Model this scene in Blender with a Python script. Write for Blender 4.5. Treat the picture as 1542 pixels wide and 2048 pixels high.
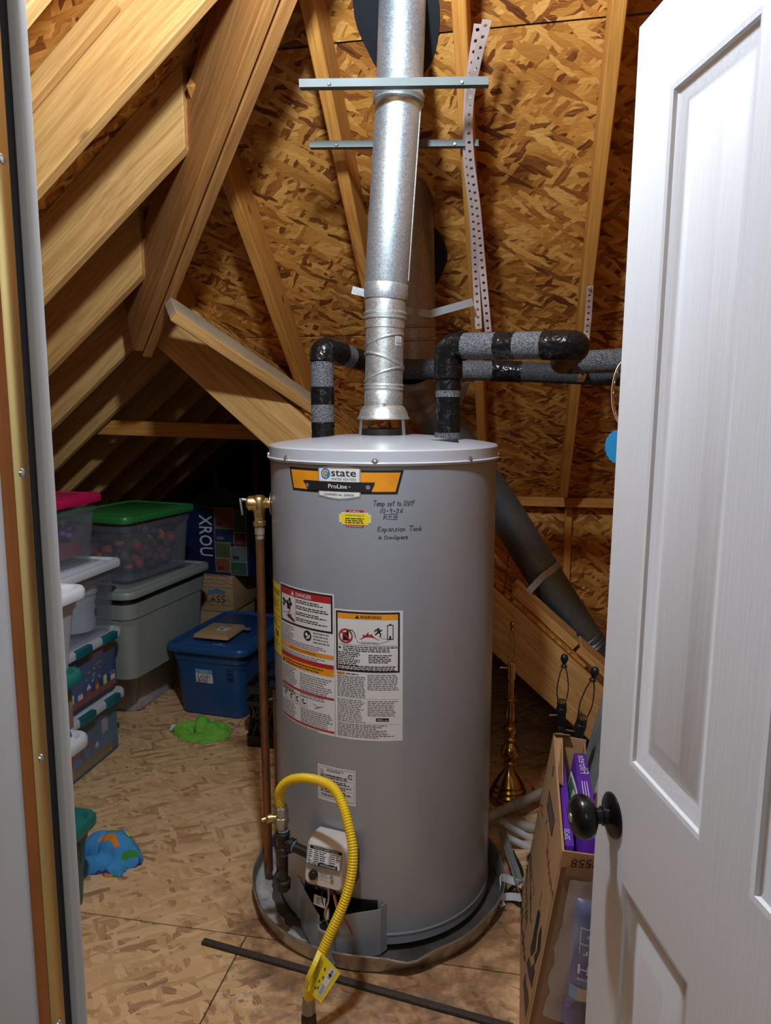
import bpy, bmesh, math, random
from mathutils import Vector, Matrix, Euler, noise
rnd = random.Random(7)
SC = bpy.context.scene
COL = SC.collection
for o in list(bpy.data.objects):
    bpy.data.objects.remove(o)
# ---------------------------------------------------------------- camera
PI = math.pi
YAW, PITCH, FPX, EYE = math.radians(10.8), math.radians(8.2), 1450.0, 1.49
cam_d = bpy.data.cameras.new('camera')
cam_d.sensor_fit = 'VERTICAL'
cam_d.sensor_height = 36.0
cam_d.lens = 36.0 * FPX / 2048.0
cam_d.clip_start = 0.02
cam = bpy.data.objects.new('camera', cam_d)
COL.objects.link(cam)
cam.location = (0, 0, EYE)
cam.rotation_euler = (PI / 2 - PITCH, 0, YAW)
SC.camera = cam
# ---------------------------------------------------------------- world, lights, exposure
wd = bpy.data.worlds.new('world')
SC.world = wd
wd.use_nodes = True
wd.node_tree.nodes['Background'].inputs[0].default_value = (0.55, 0.6, 0.7, 1)
wd.node_tree.nodes['Background'].inputs[1].default_value = 0.006
CA, SA = math.cos(YAW), math.sin(YAW)


def W(x, f, z=0.0):
    """plan position given as metres right of / ahead of the doorway viewpoint"""
    return Vector((x * CA - f * SA, x * SA + f * CA, z))


def lamp(name, loc, power, col, rad):
    l = bpy.data.lights.new(name, 'POINT')
    l.energy = power
    l.color = col
    l.shadow_soft_size = rad
    o = bpy.data.objects.new(name, l)
    COL.objects.link(o)
    o.location = loc
    return o


# bare bulb of the attic, just above the frame in front of the heater; weak unseen fill light added in the room behind the viewer
lamp('attic_bulb', W(-0.14, 1.10, 2.47), 72, (0.70, 0.845, 1.0), 0.05)
lamp('room_fill', W(-0.15, -1.1, 2.15), 11, (0.98, 0.95, 0.95), 0.16)
vs = SC.view_settings
vs.view_transform = 'Standard'
vs.look = 'None'
vs.gamma = 1.0
vs.use_curve_mapping = False
vs.exposure = 0.42
cy = SC.cycles
cy.max_bounces = 6
cy.diffuse_bounces = 3
cy.glossy_bounces = 3
cy.transmission_bounces = 4
cy.transparent_max_bounces = 12
cy.caustics_reflective = False
cy.caustics_refractive = False
cy.sample_clamp_indirect = 4.0
# ---------------------------------------------------------------- survey helpers
FWD = Vector((-SA * math.cos(PITCH), CA * math.cos(PITCH), -math.sin(PITCH)))
RGT = Vector((CA, SA, 0))
DWN = FWD.cross(RGT)
CAMP = Vector((0, 0, EYE))


def ray(px, py):
    return FWD + RGT * ((px - 771) / FPX) + DWN * ((py - 1024) / FPX)


def P(px, py, f):
    """point of the place seen along a sight line, f metres ahead on plan"""
    r = ray(px, py)
    return CAMP + r * (f / (r.x * -SA + r.y * CA))


def on_plane(px, py, n, c):
    r = ray(px, py)
    n = Vector(n)
    return CAMP + r * ((c - n.dot(CAMP)) / n.dot(r))


T40 = math.tan(math.radians(40))


def back_pt(px, py, dn=0.0):
    return on_plane(px, py, (0, T40, 1), 4.348 - dn / math.cos(math.radians(40)))


# ---------------------------------------------------------------- materials
MATS = {}


def nt_new(name):
    m = bpy.data.materials.new(name)
    m.use_nodes = True
    t = m.node_tree
    b = t.nodes['Principled BSDF']
    return m, t, b


def N(t, kind, **kw):
    n = t.nodes.new(kind)
    for k, v in kw.items():
        if k in n.inputs.keys() if isinstance(k, str) else False:
            n.inputs[k].default_value = v
        else:
            setattr(n, k, v)
    return n


def L(t, a, b):
    t.links.new(a, b)


def ramp(t, stops, interp='LINEAR'):
    n = t.nodes.new('ShaderNodeValToRGB')
    n.color_ramp.interpolation = interp
    e = n.color_ramp.elements
    while len(e) > 1:
        e.remove(e[-1])
    e[0].position = stops[0][0]
    e[0].color = (*stops[0][1], 1)
    for p, c in stops[1:]:
        k = e.new(p)
        k.color = (*c, 1)
    return n


def mapping(t, src, scale=(1, 1, 1), rot=(0, 0, 0), loc=(0, 0, 0)):
    m = t.nodes.new('ShaderNodeMapping')
    m.inputs['Scale'].default_value = scale
    m.inputs['Rotation'].default_value = rot
    m.inputs['Location'].default_value = loc
    L(t, src, m.inputs['Vector'])
    return m.outputs[0]


def vnoise(t, vec, scale, detail=4, rough=0.55):
    n = t.nodes.new('ShaderNodeTexNoise')
    n.inputs['Scale'].default_value = scale
    n.inputs['Detail'].default_value = detail
    n.inputs['Roughness'].default_value = rough
    if vec is not None:
        L(t, vec, n.inputs['Vector'])
    return n


def mixc(t, fac, a, b, mode='MIX'):
    m = t.nodes.new('ShaderNodeMix')
    m.data_type = 'RGBA'
    m.blend_type = mode
    for sock, v in ((m.inputs[0], fac), (m.inputs[6], a), (m.inputs[7], b)):
        if isinstance(v, (int, float)):
            sock.default_value = v
        elif isinstance(v, tuple):
            sock.default_value = (*v, 1)
        else:
            L(t, v, sock)
    return m.outputs[2]


def math_n(t, op, a, b=None):
    m = t.nodes.new('ShaderNodeMath')
    m.operation = op
    for i, v in enumerate((a, b)):
        if v is None:
            continue
        if isinstance(v, (int, float)):
            m.inputs[i].default_value = v
        else:
            L(t, v, m.inputs[i])
    return m.outputs[0]


def bump(t, b, h, strength=0.3, dist=0.002):
    n = t.nodes.new('ShaderNodeBump')
    n.inputs['Strength'].default_value = strength
    n.inputs['Distance'].default_value = dist
    L(t, h, n.inputs['Height'])
    L(t, n.outputs[0], b.inputs['Normal'])


def plain(name, col, rough=0.5, metal=0.0, var=0.12, scale=14.0, bmp=0.0, bscale=60.0, bdist=0.001, spec=0.5, coat=0.0, stretch=None):
    if name in MATS:
        return MATS[name]
    m, t, b = nt_new(name)
    tc = t.nodes.new('ShaderNodeTexCoord').outputs['Object']
    v = mapping(t, tc, stretch) if stretch else tc
    nz = vnoise(t, v, scale, 2)
    lo = tuple(c * (1 - var) for c in col)
    hi = tuple(min(1, c * (1 + var)) for c in col)
    r = ramp(t, [(0.3, lo), (0.7, hi)])
    L(t, nz.outputs[0], r.inputs[0])
    L(t, r.outputs[0], b.inputs['Base Color'])
    b.inputs['Roughness'].default_value = rough
    b.inputs['Metallic'].default_value = metal
    b.inputs['Specular IOR Level'].default_value = spec
    b.inputs['Coat Weight'].default_value = coat
    if bmp:
        n2 = vnoise(t, v, bscale, 2)
        bump(t, b, n2.outputs[0], bmp, bdist)
    MATS[name] = m
    return m


def noise2(t, vec, scale, detail=1, rough=0.5):
    n = vnoise(t, vec, scale, detail, rough)
    n.noise_dimensions = '2D'
    return n


def osb(name, cols, stain=False, bumps=0.35):
    m, t, b = nt_new(name)
    tc = t.nodes.new('ShaderNodeTexCoord').outputs['Object']
    dn = noise2(t, tc, 22.0, 1)
    sub = t.nodes.new('ShaderNodeVectorMath')
    sub.operation = 'MULTIPLY_ADD'
    L(t, dn.outputs['Color'], sub.inputs[0])
    sub.inputs[1].default_value = (0.018, 0.018, 0)
    L(t, tc, sub.inputs[2])
    vec = sub.outputs[0]
    col = None
    gr0 = None
    for i, (ang, sx, sy) in enumerate(((0.12, 13, 58), (0.85, 15, 64), (-0.6, 12, 54))):
        rot = t.nodes.new('ShaderNodeVectorRotate')
        rot.rotation_type = 'Z_AXIS'
        rot.inputs['Angle'].default_value = ang
        L(t, vec, rot.inputs['Vector'])
        mp = mapping(t, rot.outputs[0], (sx, sy, 1), (0, 0, 0), (i * 3.7, i * 1.9, 0))
        vo = t.nodes.new('ShaderNodeTexVoronoi')
        vo.voronoi_dimensions = '2D'
        vo.distance = 'CHEBYCHEV' if i else 'EUCLIDEAN'
        vo.inputs['Scale'].default_value = 1.0
        L(t, mp, vo.inputs['Vector'])
        sp = t.nodes.new('ShaderNodeSeparateColor')
        L(t, vo.outputs['Color'], sp.inputs[0])
        gr = noise2(t, mapping(t, mp, (0.35, 4.2, 1)), 2.0, 2, 0.7)
        if gr0 is None:
            gr0 = gr
        v = math_n(t, 'ADD', math_n(t, 'MULTIPLY', sp.outputs[0], 0.62), math_n(t, 'MULTIPLY', gr.outputs[0], 0.45))
        if col is None:
            col = v
        else:
            th = math_n(t, 'GREATER_THAN', sp.outputs[1], 0.55)
            mh = t.nodes.new('ShaderNodeMix')
            L(t, th, mh.inputs[0])
            L(t, col, mh.inputs[2])
            L(t, v, mh.inputs[3])
            col = mh.outputs[0]
    r = ramp(t, cols)
    L(t, col, r.inputs[0])
    col = r.outputs[0]
    if stain:
        # water and rust stains round the drain pan, dust and scuffs nearer the door (wear of the boards themselves)
        gm = t.nodes.new('ShaderNodeNewGeometry').outputs['Position']
        big = noise2(t, gm, 3.2, 4, 0.6)
        dis = t.nodes.new('ShaderNodeVectorMath')
        dis.operation = 'DISTANCE'
        L(t, gm, dis.inputs[0])
        dis.inputs[1].default_value = (-0.37, 1.98, 0)
        k = math_n(t, 'ADD', dis.outputs['Value'], math_n(t, 'MULTIPLY', big.outputs[0], -0.55))
        rs = ramp(t, [(0.12, (1, 1, 1)), (0.24, (0, 0, 0))])
        L(t, k, rs.inputs[0])
        red = noise2(t, gm, 13.0, 3, 0.65)
        rr = ramp(t, [(0.36, (0.05, 0.02, 0.012)), (0.5, (0.19, 0.075, 0.04)), (0.64, (0.42, 0.25, 0.13))])
        L(t, red.outputs[0], rr.inputs[0])
        col = mixc(t, math_n(t, 'MULTIPLY', rs.outputs[0], 0.68), col, rr.outputs[0])
        dr = ramp(t, [(0.50, (0, 0, 0)), (0.66, (1, 1, 1))])
        L(t, noise2(t, gm, 24.0, 3, 0.75).outputs[0], dr.inputs[0])
        sx2 = t.nodes.new('ShaderNodeSeparateXYZ')
        L(t, gm, sx2.inputs[0])
        near = math_n(t, 'MULTIPLY', math_n(t, 'LESS_THAN', sx2.outputs[1], 1.66), math_n(t, 'GREATER_THAN', sx2.outputs[0], -0.74))
        col = mixc(t, math_n(t, 'MULTIPLY', math_n(t, 'MULTIPLY', dr.outputs[0], near), 0.45), col, (0.20, 0.175, 0.145))
    L(t, col, b.inputs['Base Color'])
    b.inputs['Roughness'].default_value = 0.72
    b.inputs['Specular IOR Level'].default_value = 0.25
    bn = noise2(t, mapping(t, tc, (30, 75, 1), (0, 0, 0.4)), 1.0, 2, 0.7)
    bump(t, b, bn.outputs[0], bumps, 0.004)
    MATS[name] = m
    return m


def lumber(name, dark, light, dens=1.0):
    m, t, b = nt_new(name)
    tc = t.nodes.new('ShaderNodeTexCoord').outputs['Object']
    oi = t.nodes.new('ShaderNodeObjectInfo')
    add = t.nodes.new('ShaderNodeVectorMath')
    add.operation = 'MULTIPLY_ADD'
    L(t, oi.outputs['Random'], add.inputs[0])
    add.inputs[1].default_value = (7.0, 3.0, 5.0)
    L(t, tc, add.inputs[2])
    v = add.outputs[0]
    warp = vnoise(t, mapping(t, v, (1.6, 5, 5)), 1.5, 0)
    add2 = t.nodes.new('ShaderNodeVectorMath')
    add2.operation = 'MULTIPLY_ADD'
    L(t, warp.outputs['Color'], add2.inputs[0])
    add2.inputs[1].default_value = (0.0, 0.045, 0.045)
    L(t, v, add2.inputs[2])
    v2 = add2.outputs[0]
    g1 = vnoise(t, mapping(t, v2, (1.2 * dens, 38 * dens, 38 * dens)), 2.0, 2, 0.6)
    g2 = vnoise(t, mapping(t, v2, (4, 160, 160)), 1.5, 0)
    val = math_n(t, 'ADD', math_n(t, 'MULTIPLY', g1.outputs[0], 0.75), math_n(t, 'MULTIPLY', g2.outputs[0], 0.25))
    r = ramp(t, [(0.32, dark), (0.5, tuple((a + c) / 2 for a, c in zip(dark, light))), (0.66, light)])
    L(t, val, r.inputs[0])
    vo = t.nodes.new('ShaderNodeTexVoronoi')
    vo.inputs['Scale'].default_value = 1.0
    L(t, mapping(t, v2, (4.5, 11, 11)), vo.inputs['Vector'])
    kr = ramp(t, [(0.06, (1, 1, 1)), (0.13, (0, 0, 0))])
    L(t, vo.outputs['Distance'], kr.inputs[0])
    sp = t.nodes.new('ShaderNodeSeparateColor')
    L(t, vo.outputs['Color'], sp.inputs[0])
    kn = math_n(t, 'MULTIPLY', kr.outputs[0], math_n(t, 'GREATER_THAN', sp.outputs[0], 0.6))
    tint = mixc(t, oi.outputs['Random'], r.outputs[0], (0.62, 0.36, 0.13), 'MULTIPLY')
    c = mixc(t, 0.18, r.outputs[0], tint)
    c = mixc(t, math_n(t, 'MULTIPLY', kn, 0.8), c, tuple(x * 0.3 for x in dark))
    L(t, c, b.inputs['Base Color'])
    b.inputs['Roughness'].default_value = 0.62
    b.inputs['Specular IOR Level'].default_value = 0.3
    MATS[name] = m
    return m


def frosted(name, col, clear=0.55, rough=0.35):
    """cloudy see-through plastic"""
    m, t, b = nt_new(name)
    b.inputs['Base Color'].default_value = (*col, 1)
    b.inputs['Roughness'].default_value = rough
    tr = t.nodes.new('ShaderNodeBsdfTransparent')
    tr.inputs[0].default_value = (0.93, 0.93, 0.95, 1)
    mx = t.nodes.new('ShaderNodeMixShader')
    nz = vnoise(t, t.nodes.new('ShaderNodeTexCoord').outputs['Object'], 6.0, 2)
    f = math_n(t, 'ADD', math_n(t, 'MULTIPLY', nz.outputs[0], 0.12), clear - 0.06)
    L(t, f, mx.inputs[0])
    L(t, b.outputs[0], mx.inputs[1])
    L(t, tr.outputs[0], mx.inputs[2])
    L(t, mx.outputs[0], t.nodes['Material Output'].inputs[0])
    MATS[name] = m
    return m


def galv(name, a, c, rough, scale=90):
    """galvanised sheet with spangle"""
    m, t, b = nt_new(name)
    tc = t.nodes.new('ShaderNodeTexCoord').outputs['Object']
    vo = t.nodes.new('ShaderNodeTexVoronoi')
    vo.inputs['Scale'].default_value = scale
    L(t, tc, vo.inputs['Vector'])
    sp = t.nodes.new('ShaderNodeSeparateColor')
    L(t, vo.outputs['Color'], sp.inputs[0])
    nz = vnoise(t, tc, 6.0, 5)
    val = math_n(t, 'ADD', math_n(t, 'MULTIPLY', sp.outputs[0], 0.45), math_n(t, 'MULTIPLY', nz.outputs[0], 0.55))
    r = ramp(t, [(0.25, a), (0.75, c)])
    L(t, val, r.inputs[0])
    L(t, r.outputs[0], b.inputs['Base Color'])
    b.inputs['Metallic'].default_value = 0.85
    rr = math_n(t, 'ADD', math_n(t, 'MULTIPLY', sp.outputs[1], 0.16), rough - 0.08)
    L(t, rr, b.inputs['Roughness'])
    bump(t, b, nz.outputs[0], 0.05, 0.002)
    MATS[name] = m
    return m


def speckle(name, a, c, scale=420.0, rough=0.8):
    m, t, b = nt_new(name)
    tc = t.nodes.new('ShaderNodeTexCoord').outputs['Object']
    nz = vnoise(t, tc, scale, 3, 0.7)
    r = ramp(t, [(0.42, a), (0.6, c)])
    L(t, nz.outputs[0], r.inputs[0])
    L(t, r.outputs[0], b.inputs['Base Color'])
    b.inputs['Roughness'].default_value = rough
    bump(t, b, nz.outputs[0], 0.4, 0.001)
    MATS[name] = m
    return m


M_OSB = osb('osb_roof', [(0.16, (0.060, 0.014, 0.004)), (0.28, (0.21, 0.060, 0.010)), (0.42, (0.42, 0.155, 0.024)), (0.64, (0.58, 0.250, 0.044)), (0.92, (0.78, 0.41, 0.105))])
M_OSBF = osb('osb_floor', [(0.13, (0.18, 0.085, 0.055)), (0.23, (0.44, 0.245, 0.120)), (0.38, (0.67, 0.40, 0.185)), (0.6, (0.75, 0.465, 0.225)), (0.9, (0.83, 0.56, 0.30))], True, 0.15)
M_WOOD = lumber('pine_lumber', (0.52, 0.26, 0.074), (0.75, 0.44, 0.155))
M_WOOD2 = lumber('aged_lumber', (0.48, 0.19, 0.034), (0.70, 0.33, 0.070))
M_WOOD3 = lumber('brown_lumber', (0.33, 0.135, 0.034), (0.55, 0.26, 0.075))
M_WHITEWD = plain('pale_board', (0.44, 0.33, 0.20), 0.8, var=0.15, scale=6, bmp=0.2)
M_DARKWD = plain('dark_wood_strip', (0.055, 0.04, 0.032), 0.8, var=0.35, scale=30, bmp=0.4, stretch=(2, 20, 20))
M_DOOR = plain('painted_door', (0.64, 0.65, 0.67), 0.42, var=0.02, scale=5, bmp=0.16, bscale=5.0, bdist=0.003, stretch=(46, 46, 2.2))
M_TRIM = plain('jamb_paint', (0.55, 0.55, 0.53), 0.5, var=0.06, scale=6)
M_WALL = plain('drywall', (0.62, 0.60, 0.58), 0.8, var=0.04, scale=9, bmp=0.1)
M_BRASS = plain('brass_strip', (0.72, 0.56, 0.22), 0.28, 1.0, var=0.06, scale=4)
M_BLKSTRIP = plain('matte_black_strip', (0.012, 0.012, 0.016), 0.7)
M_ORANGE = plain('orange_strip_tone', (0.45, 0.14, 0.02), 0.5)
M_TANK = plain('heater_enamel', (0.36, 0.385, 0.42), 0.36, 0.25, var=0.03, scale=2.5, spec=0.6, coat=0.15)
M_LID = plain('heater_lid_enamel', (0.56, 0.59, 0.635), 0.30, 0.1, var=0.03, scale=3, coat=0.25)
M_GALV = galv('galvanised_flue', (0.50, 0.58, 0.61), (0.68, 0.76, 0.79), 0.46, 330)
M_GALV2 = galv('aluminium_connector', (0.58, 0.63, 0.62), (0.74, 0.79, 0.78), 0.43, 200)
M_OLDG = galv('old_vent_metal', (0.24, 0.19, 0.16), (0.38, 0.31, 0.27), 0.48, 300)
M_VENT = galv('dusty_vent_pipe', (0.12, 0.16, 0.20), (0.19, 0.245, 0.295), 0.50, 300)
M_STEEL = galv('bracket_steel', (0.34, 0.36, 0.355), (0.46, 0.48, 0.47), 0.58, 320)
M_STRAP = plain('copper_coated_strap', (0.80, 0.66, 0.60), 0.42, 0.45, var=0.08, scale=20)
M_STRIP = plain('strip_metal', (0.17, 0.19, 0.175), 0.6, 0.3, var=0.08)
M_SCREW = plain('screw_steel', (0.55, 0.55, 0.55), 0.3, 0.9)
M_FOAM = speckle('pipe_foam', (0.02, 0.02, 0.022), (0.20, 0.205, 0.215), 300)
M_FOAMD = speckle('dark_pipe_foam', (0.010, 0.010, 0.012), (0.07, 0.07, 0.08), 300)
M_TAPE = plain('black_tape', (0.007, 0.007, 0.008), 0.24, var=0.2, scale=30, bmp=0.9, bscale=30, bdist=0.012, spec=0.35)
M_COPPER = plain('aged_copper', (0.30, 0.135, 0.06), 0.42, 0.8, var=0.25, scale=30, stretch=(1, 1, 0.3))
M_BRASSF = plain('brass_fitting', (0.66, 0.48, 0.20), 0.30, 0.95, var=0.12, scale=40)
M_IRON = plain('black_iron', (0.05, 0.042, 0.038), 0.42, 0.7, var=0.3, scale=40, bmp=0.2, bscale=90)
M_DOPE = plain('pipe_dope', (0.12, 0.18, 0.24), 0.6, var=0.4, scale=60)
M_YELLOW = plain('yellow_hose', (0.85, 0.58, 0.012), 0.33, var=0.05)
M_YTAG = plain('yellow_print', (0.86, 0.68, 0.02), 0.5, var=0.03)
M_PAN = galv('pan_metal', (0.42, 0.39, 0.34), (0.72, 0.70, 0.66), 0.42, 25)
M_PANIN = plain('limescale', (0.45, 0.44, 0.40), 0.8, var=0.5, scale=16, bmp=0.5, bscale=40, bdist=0.004)
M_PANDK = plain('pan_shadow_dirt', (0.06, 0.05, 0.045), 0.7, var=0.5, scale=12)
M_BLACK = plain('black_plastic', (0.012, 0.012, 0.013), 0.4)
M_KNOB = plain('oil_rubbed_bronze', (0.014, 0.013, 0.013), 0.26, 0.6, var=0.1)
M_CREAM = plain('cream_plastic', (0.62, 0.57, 0.50), 0.42, var=0.02)
M_PAPER = plain('label_paper', (0.72, 0.72, 0.71), 0.45, var=0.015)
M_INK = plain('black_ink', (0.012, 0.012, 0.014), 0.5)
M_GREYINK = plain('fine_print_ink', (0.16, 0.16, 0.17), 0.6)
M_RED = plain('label_red', (0.45, 0.02, 0.025), 0.5)
M_ORNG = plain('label_orange', (0.83, 0.31, 0.012), 0.45)
M_BLUEINK = plain('label_blue', (0.02, 0.20, 0.50), 0.45)
M_SILVER = plain('label_silver', (0.45, 0.46, 0.47), 0.35, 0.5)
M_CARD = plain('cardboard', (0.48, 0.29, 0.14), 0.75, var=0.06, scale=8, bmp=0.08, stretch=(1, 1, 6))
M_CARDD = plain('cardboard_inside', (0.33, 0.20, 0.10), 0.8, var=0.06, scale=8)
M_CLEAR = frosted('frosted_plastic', (0.46, 0.49, 0.54), 0.85)
M_CLEAR2 = frosted('cloudy_plastic', (0.72, 0.74, 0.76), 0.55)
M_WHITEP = plain('white_plastic', (0.74, 0.77, 0.80), 0.38, var=0.02)
M_TRANSW = plain('milky_plastic', (0.60, 0.62, 0.65), 0.35, var=0.04)
M_PINK = plain('magenta_plastic', (0.62, 0.012, 0.10), 0.36, var=0.05)
M_GREENL = plain('green_plastic', (0.028, 0.20, 0.045), 0.36, var=0.06)
M_TEAL = plain('teal_plastic', (0.012, 0.14, 0.16), 0.36, var=0.06)
M_TEALG = plain('green_teal_plastic', (0.02, 0.18, 0.155), 0.36, var=0.06)
M_TEALB = frosted('teal_translucent', (0.05, 0.17, 0.15), 0.30)
M_GREY = plain('grey_plastic', (0.30, 0.325, 0.29), 0.42, var=0.03)
M_BLUE = plain('blue_plastic', (0.018, 0.080, 0.225), 0.36, var=0.05)
M_CRATE = plain('crate_plastic', (0.014, 0.014, 0.015), 0.38)
M_LIME = plain('lime_cloth', (0.19, 0.52, 0.05), 0.95, var=0.12, scale=60, bmp=0.6, bscale=260, bdist=0.002)
M_BRASSL = plain('lamp_brass', (0.50, 0.31, 0.07), 0.20, 1.0, var=0.15, scale=18)
M_NAVY = plain('navy_bag', (0.010, 0.018, 0.075), 0.40, var=0.2, scale=20, bmp=0.4, bscale=14, bdist=0.01)
M_PURPLE = plain('purple_print', (0.13, 0.03, 0.42), 0.42, var=0.06)
M_PVC = plain('dirty_pvc', (0.42, 0.38, 0.32), 0.6, var=0.2, scale=12)
M_HOLE = plain('dark_flashing', (0.012, 0.014, 0.018), 0.6)
M_SKY = plain('bright_blue_plastic', (0.03, 0.30, 0.62), 0.4)
# ---------------------------------------------------------------- object helpers
def tag(o, label=None, cat=None, group=None, kind=None):
    for k, v in (('label', label), ('category', cat), ('group', group), ('kind', kind)):
        if v:
            o[k] = v
    return o


def empty(name, loc=(0, 0, 0), rz=0.0, parent=None):
    o = bpy.data.objects.new(name, None)
    o.empty_display_size = 0.05
    COL.objects.link(o)
    o.location = loc
    o.rotation_euler = (0, 0, rz)
    o.parent = parent
    return o


def thing(name, label, cat, loc=(0, 0, 0), rz=0.0, group=None):
    return tag(empty(name, loc, rz), label, cat, group)


class MB:
    """collects geometry, then links it as ONE mesh object"""

    def __init__(self):
        self.v = []
        self.f = []

    def add(self, vs, fs):
        n = len(self.v)
        self.v += [tuple(p) for p in vs]
        self.f += [tuple(i + n for i in q) for q in fs]
        return self

    def box(self, c, s, m=None):
        x, y, z = (k / 2 for k in s)
        vs = [Vector((a * x, b * y, d * z)) for d in (-1, 1) for a, b in ((-1, -1), (1, -1), (1, 1), (-1, 1))]
        if m is not None:
            vs = [m @ p for p in vs]
        c = Vector(c)
        return self.add([p + c for p in vs], [(3, 2, 1, 0), (4, 5, 6, 7), (0, 1, 5, 4), (1, 2, 6, 5), (2, 3, 7, 6), (3, 0, 4, 7)])

    def loft(self, rings, cap0=True, cap1=True, closed=True):
        n = len(rings[0])
        vs = [p for r in rings for p in r]
        fs = []
        for i in range(len(rings) - 1):
            for j in range(n if closed else n - 1):
                k = (j + 1) % n
                fs.append((i * n + j, i * n + k, (i + 1) * n + k, (i + 1) * n + j))
        if cap0:
            fs.append(tuple(range(n - 1, -1, -1)))
        if cap1:
            fs.append(tuple((len(rings) - 1) * n + j for j in range(n)))
        return self.add(vs, fs)

    def lathe(self, prof, seg=32, c=(0, 0, 0), m=None, cap0=True, cap1=True):
        c = Vector(c)
        rings = []
        for r, z in prof:
            ring = [Vector((r * math.cos(2 * PI * k / seg), r * math.sin(2 * PI * k / seg), z)) for k in range(seg)]
            rings.append([(m @ p if m is not None else p) + c for p in ring])
        return self.loft(rings, cap0, cap1)

    def tube(self, path, r, seg=12, cap=True, twist=None):
        pts = [Vector(p) for p in path]
        rs = r if isinstance(r, (list, tuple)) else [r] * len(pts)
        rings = []
        up = None
        for i, p in enumerate(pts):
            t = (pts[min(i + 1, len(pts) - 1)] - pts[max(i - 1, 0)]).normalized()
            if up is None:
                up = t.orthogonal().normalized()
            up = (up - t * up.dot(t)).normalized()
            b = t.cross(up)
            rings.append([p + (up * math.cos(2 * PI * k / seg) + b * math.sin(2 * PI * k / seg)) * rs[i] for k in range(seg)])
        return self.loft(rings, cap, cap)

    def ribbon(self, path, side, w, th):
        """flat strip along path; side = width direction (vector or list)"""
        pts = [Vector(p) for p in path]
        rings = []
        for i, p in enumerate(pts):
            t = (pts[min(i + 1, len(pts) - 1)] - pts[max(i - 1, 0)]).normalized()
            s = Vector(side[i] if isinstance(side, list) else side)
            s = (s - t * s.dot(t)).normalized()
            n = t.cross(s)
            rings.append([p + s * w / 2 + n * th / 2, p - s * w / 2 + n * th / 2, p - s * w / 2 - n * th / 2, p + s * w / 2 - n * th / 2])
        return self.loft(rings)

    def build(self, name, mat, parent=None, smooth=35, bevel=0.0, kind=None, loc=None, rot=None, seg=2):
        me = bpy.data.meshes.new(name)
        me.from_pydata(self.v, [], self.f)
        bm = bmesh.new()
        bm.from_mesh(me)
        bmesh.ops.recalc_face_normals(bm, faces=bm.faces)
        if bevel:
            es = [e for e in bm.edges if len(e.link_faces) == 2 and e.calc_face_angle(0) > 0.6]
            bmesh.ops.bevel(bm, geom=es, offset=bevel, segments=seg, affect='EDGES', profile=0.5)
        bm.to_mesh(me)
        bm.free()
        if smooth:
            me.polygons.foreach_set('use_smooth', [True] * len(me.polygons))
            me.set_sharp_from_angle(angle=math.radians(smooth))
        me.materials.append(mat)
        o = bpy.data.objects.new(name, me)
        COL.objects.link(o)
        o.parent = parent
        if loc is not None:
            o.location = loc
        if rot is not None:
            o.rotation_euler = rot
        if kind:
            o['kind'] = kind
        return o


def linked(src, name, parent, loc=None, rot=None):
    o = src.copy()
    o.name = name
    COL.objects.link(o)
    o.parent = parent
    if loc is not None:
        o.location = loc
    if rot is not None:
        o.rotation_euler = rot
    return o


def smooth_path(pts, n=8):
    """Catmull-Rom through pts"""
    P_ = [Vector(p) for p in pts]
    P_ = [P_[0] * 2 - P_[1]] + P_ + [P_[-1] * 2 - P_[-2]]
    out = []
    for i in range(1, len(P_) - 2):
        a, b, c, d = P_[i - 1:i + 3]
        for k in range(n):
            t = k / n
            out.append(0.5 * ((2 * b) + (c - a) * t + (2 * a - 5 * b + 4 * c - d) * t * t + (3 * b - a - 3 * c + d) * t ** 3))
    out.append(P_[-2])
    return out


def fillet(pts, r, n=8):
    """polyline with rounded corners"""
    pts = [Vector(p) for p in pts]
    out = [pts[0]]
    for i in range(1, len(pts) - 1):
        p = pts[i]
        a = (pts[i - 1] - p).normalized()
        b = (pts[i + 1] - p).normalized()
        s, e = p + a * r, p + b * r
        for k in range(n + 1):
            t = k / n
            out.append(s * (1 - t) ** 2 + p * 2 * t * (1 - t) + e * t * t)
    out.append(pts[-1])
    return out


def axis_m(z, x=None):
    """rotation matrix whose z axis is the given direction"""
    z = Vector(z).normalized()
    x = Vector(x) if x is not None else z.orthogonal()
    x = (x - z * x.dot(z)).normalized()
    y = z.cross(x)
    return Matrix((x, y, z)).transposed()


def board(name, p0, p1, thick, depth, up, mat, parent, bevel=0.003, below=True, label=None, shear=0.0):
    """sawn board from p0 to p1; up = direction of its depth; the line p0-p1 is its bottom edge centre"""
    p0, p1, up = Vector(p0), Vector(p1), Vector(up)
    x = (p1 - p0).normalized()
    up = (up - x * up.dot(x)).normalized()
    y = up.cross(x)
    ln = (p1 - p0).length
    mb = MB().box((ln / 2, 0, depth / 2 if below else 0), (ln, thick, depth))
    if shear:
        mb.v = [(x_ - shear, y_, z_) if z_ > 0.001 and x_ < ln / 2 else (x_, y_, z_) for x_, y_, z_ in mb.v]
    o = mb.build(name, mat, parent, 30, bevel, seg=1)
    o.matrix_world = Matrix.Translation(p0) @ Matrix((x, y, up)).transposed().to_4x4()
    if label:
        o['label'] = label
    return o


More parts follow.
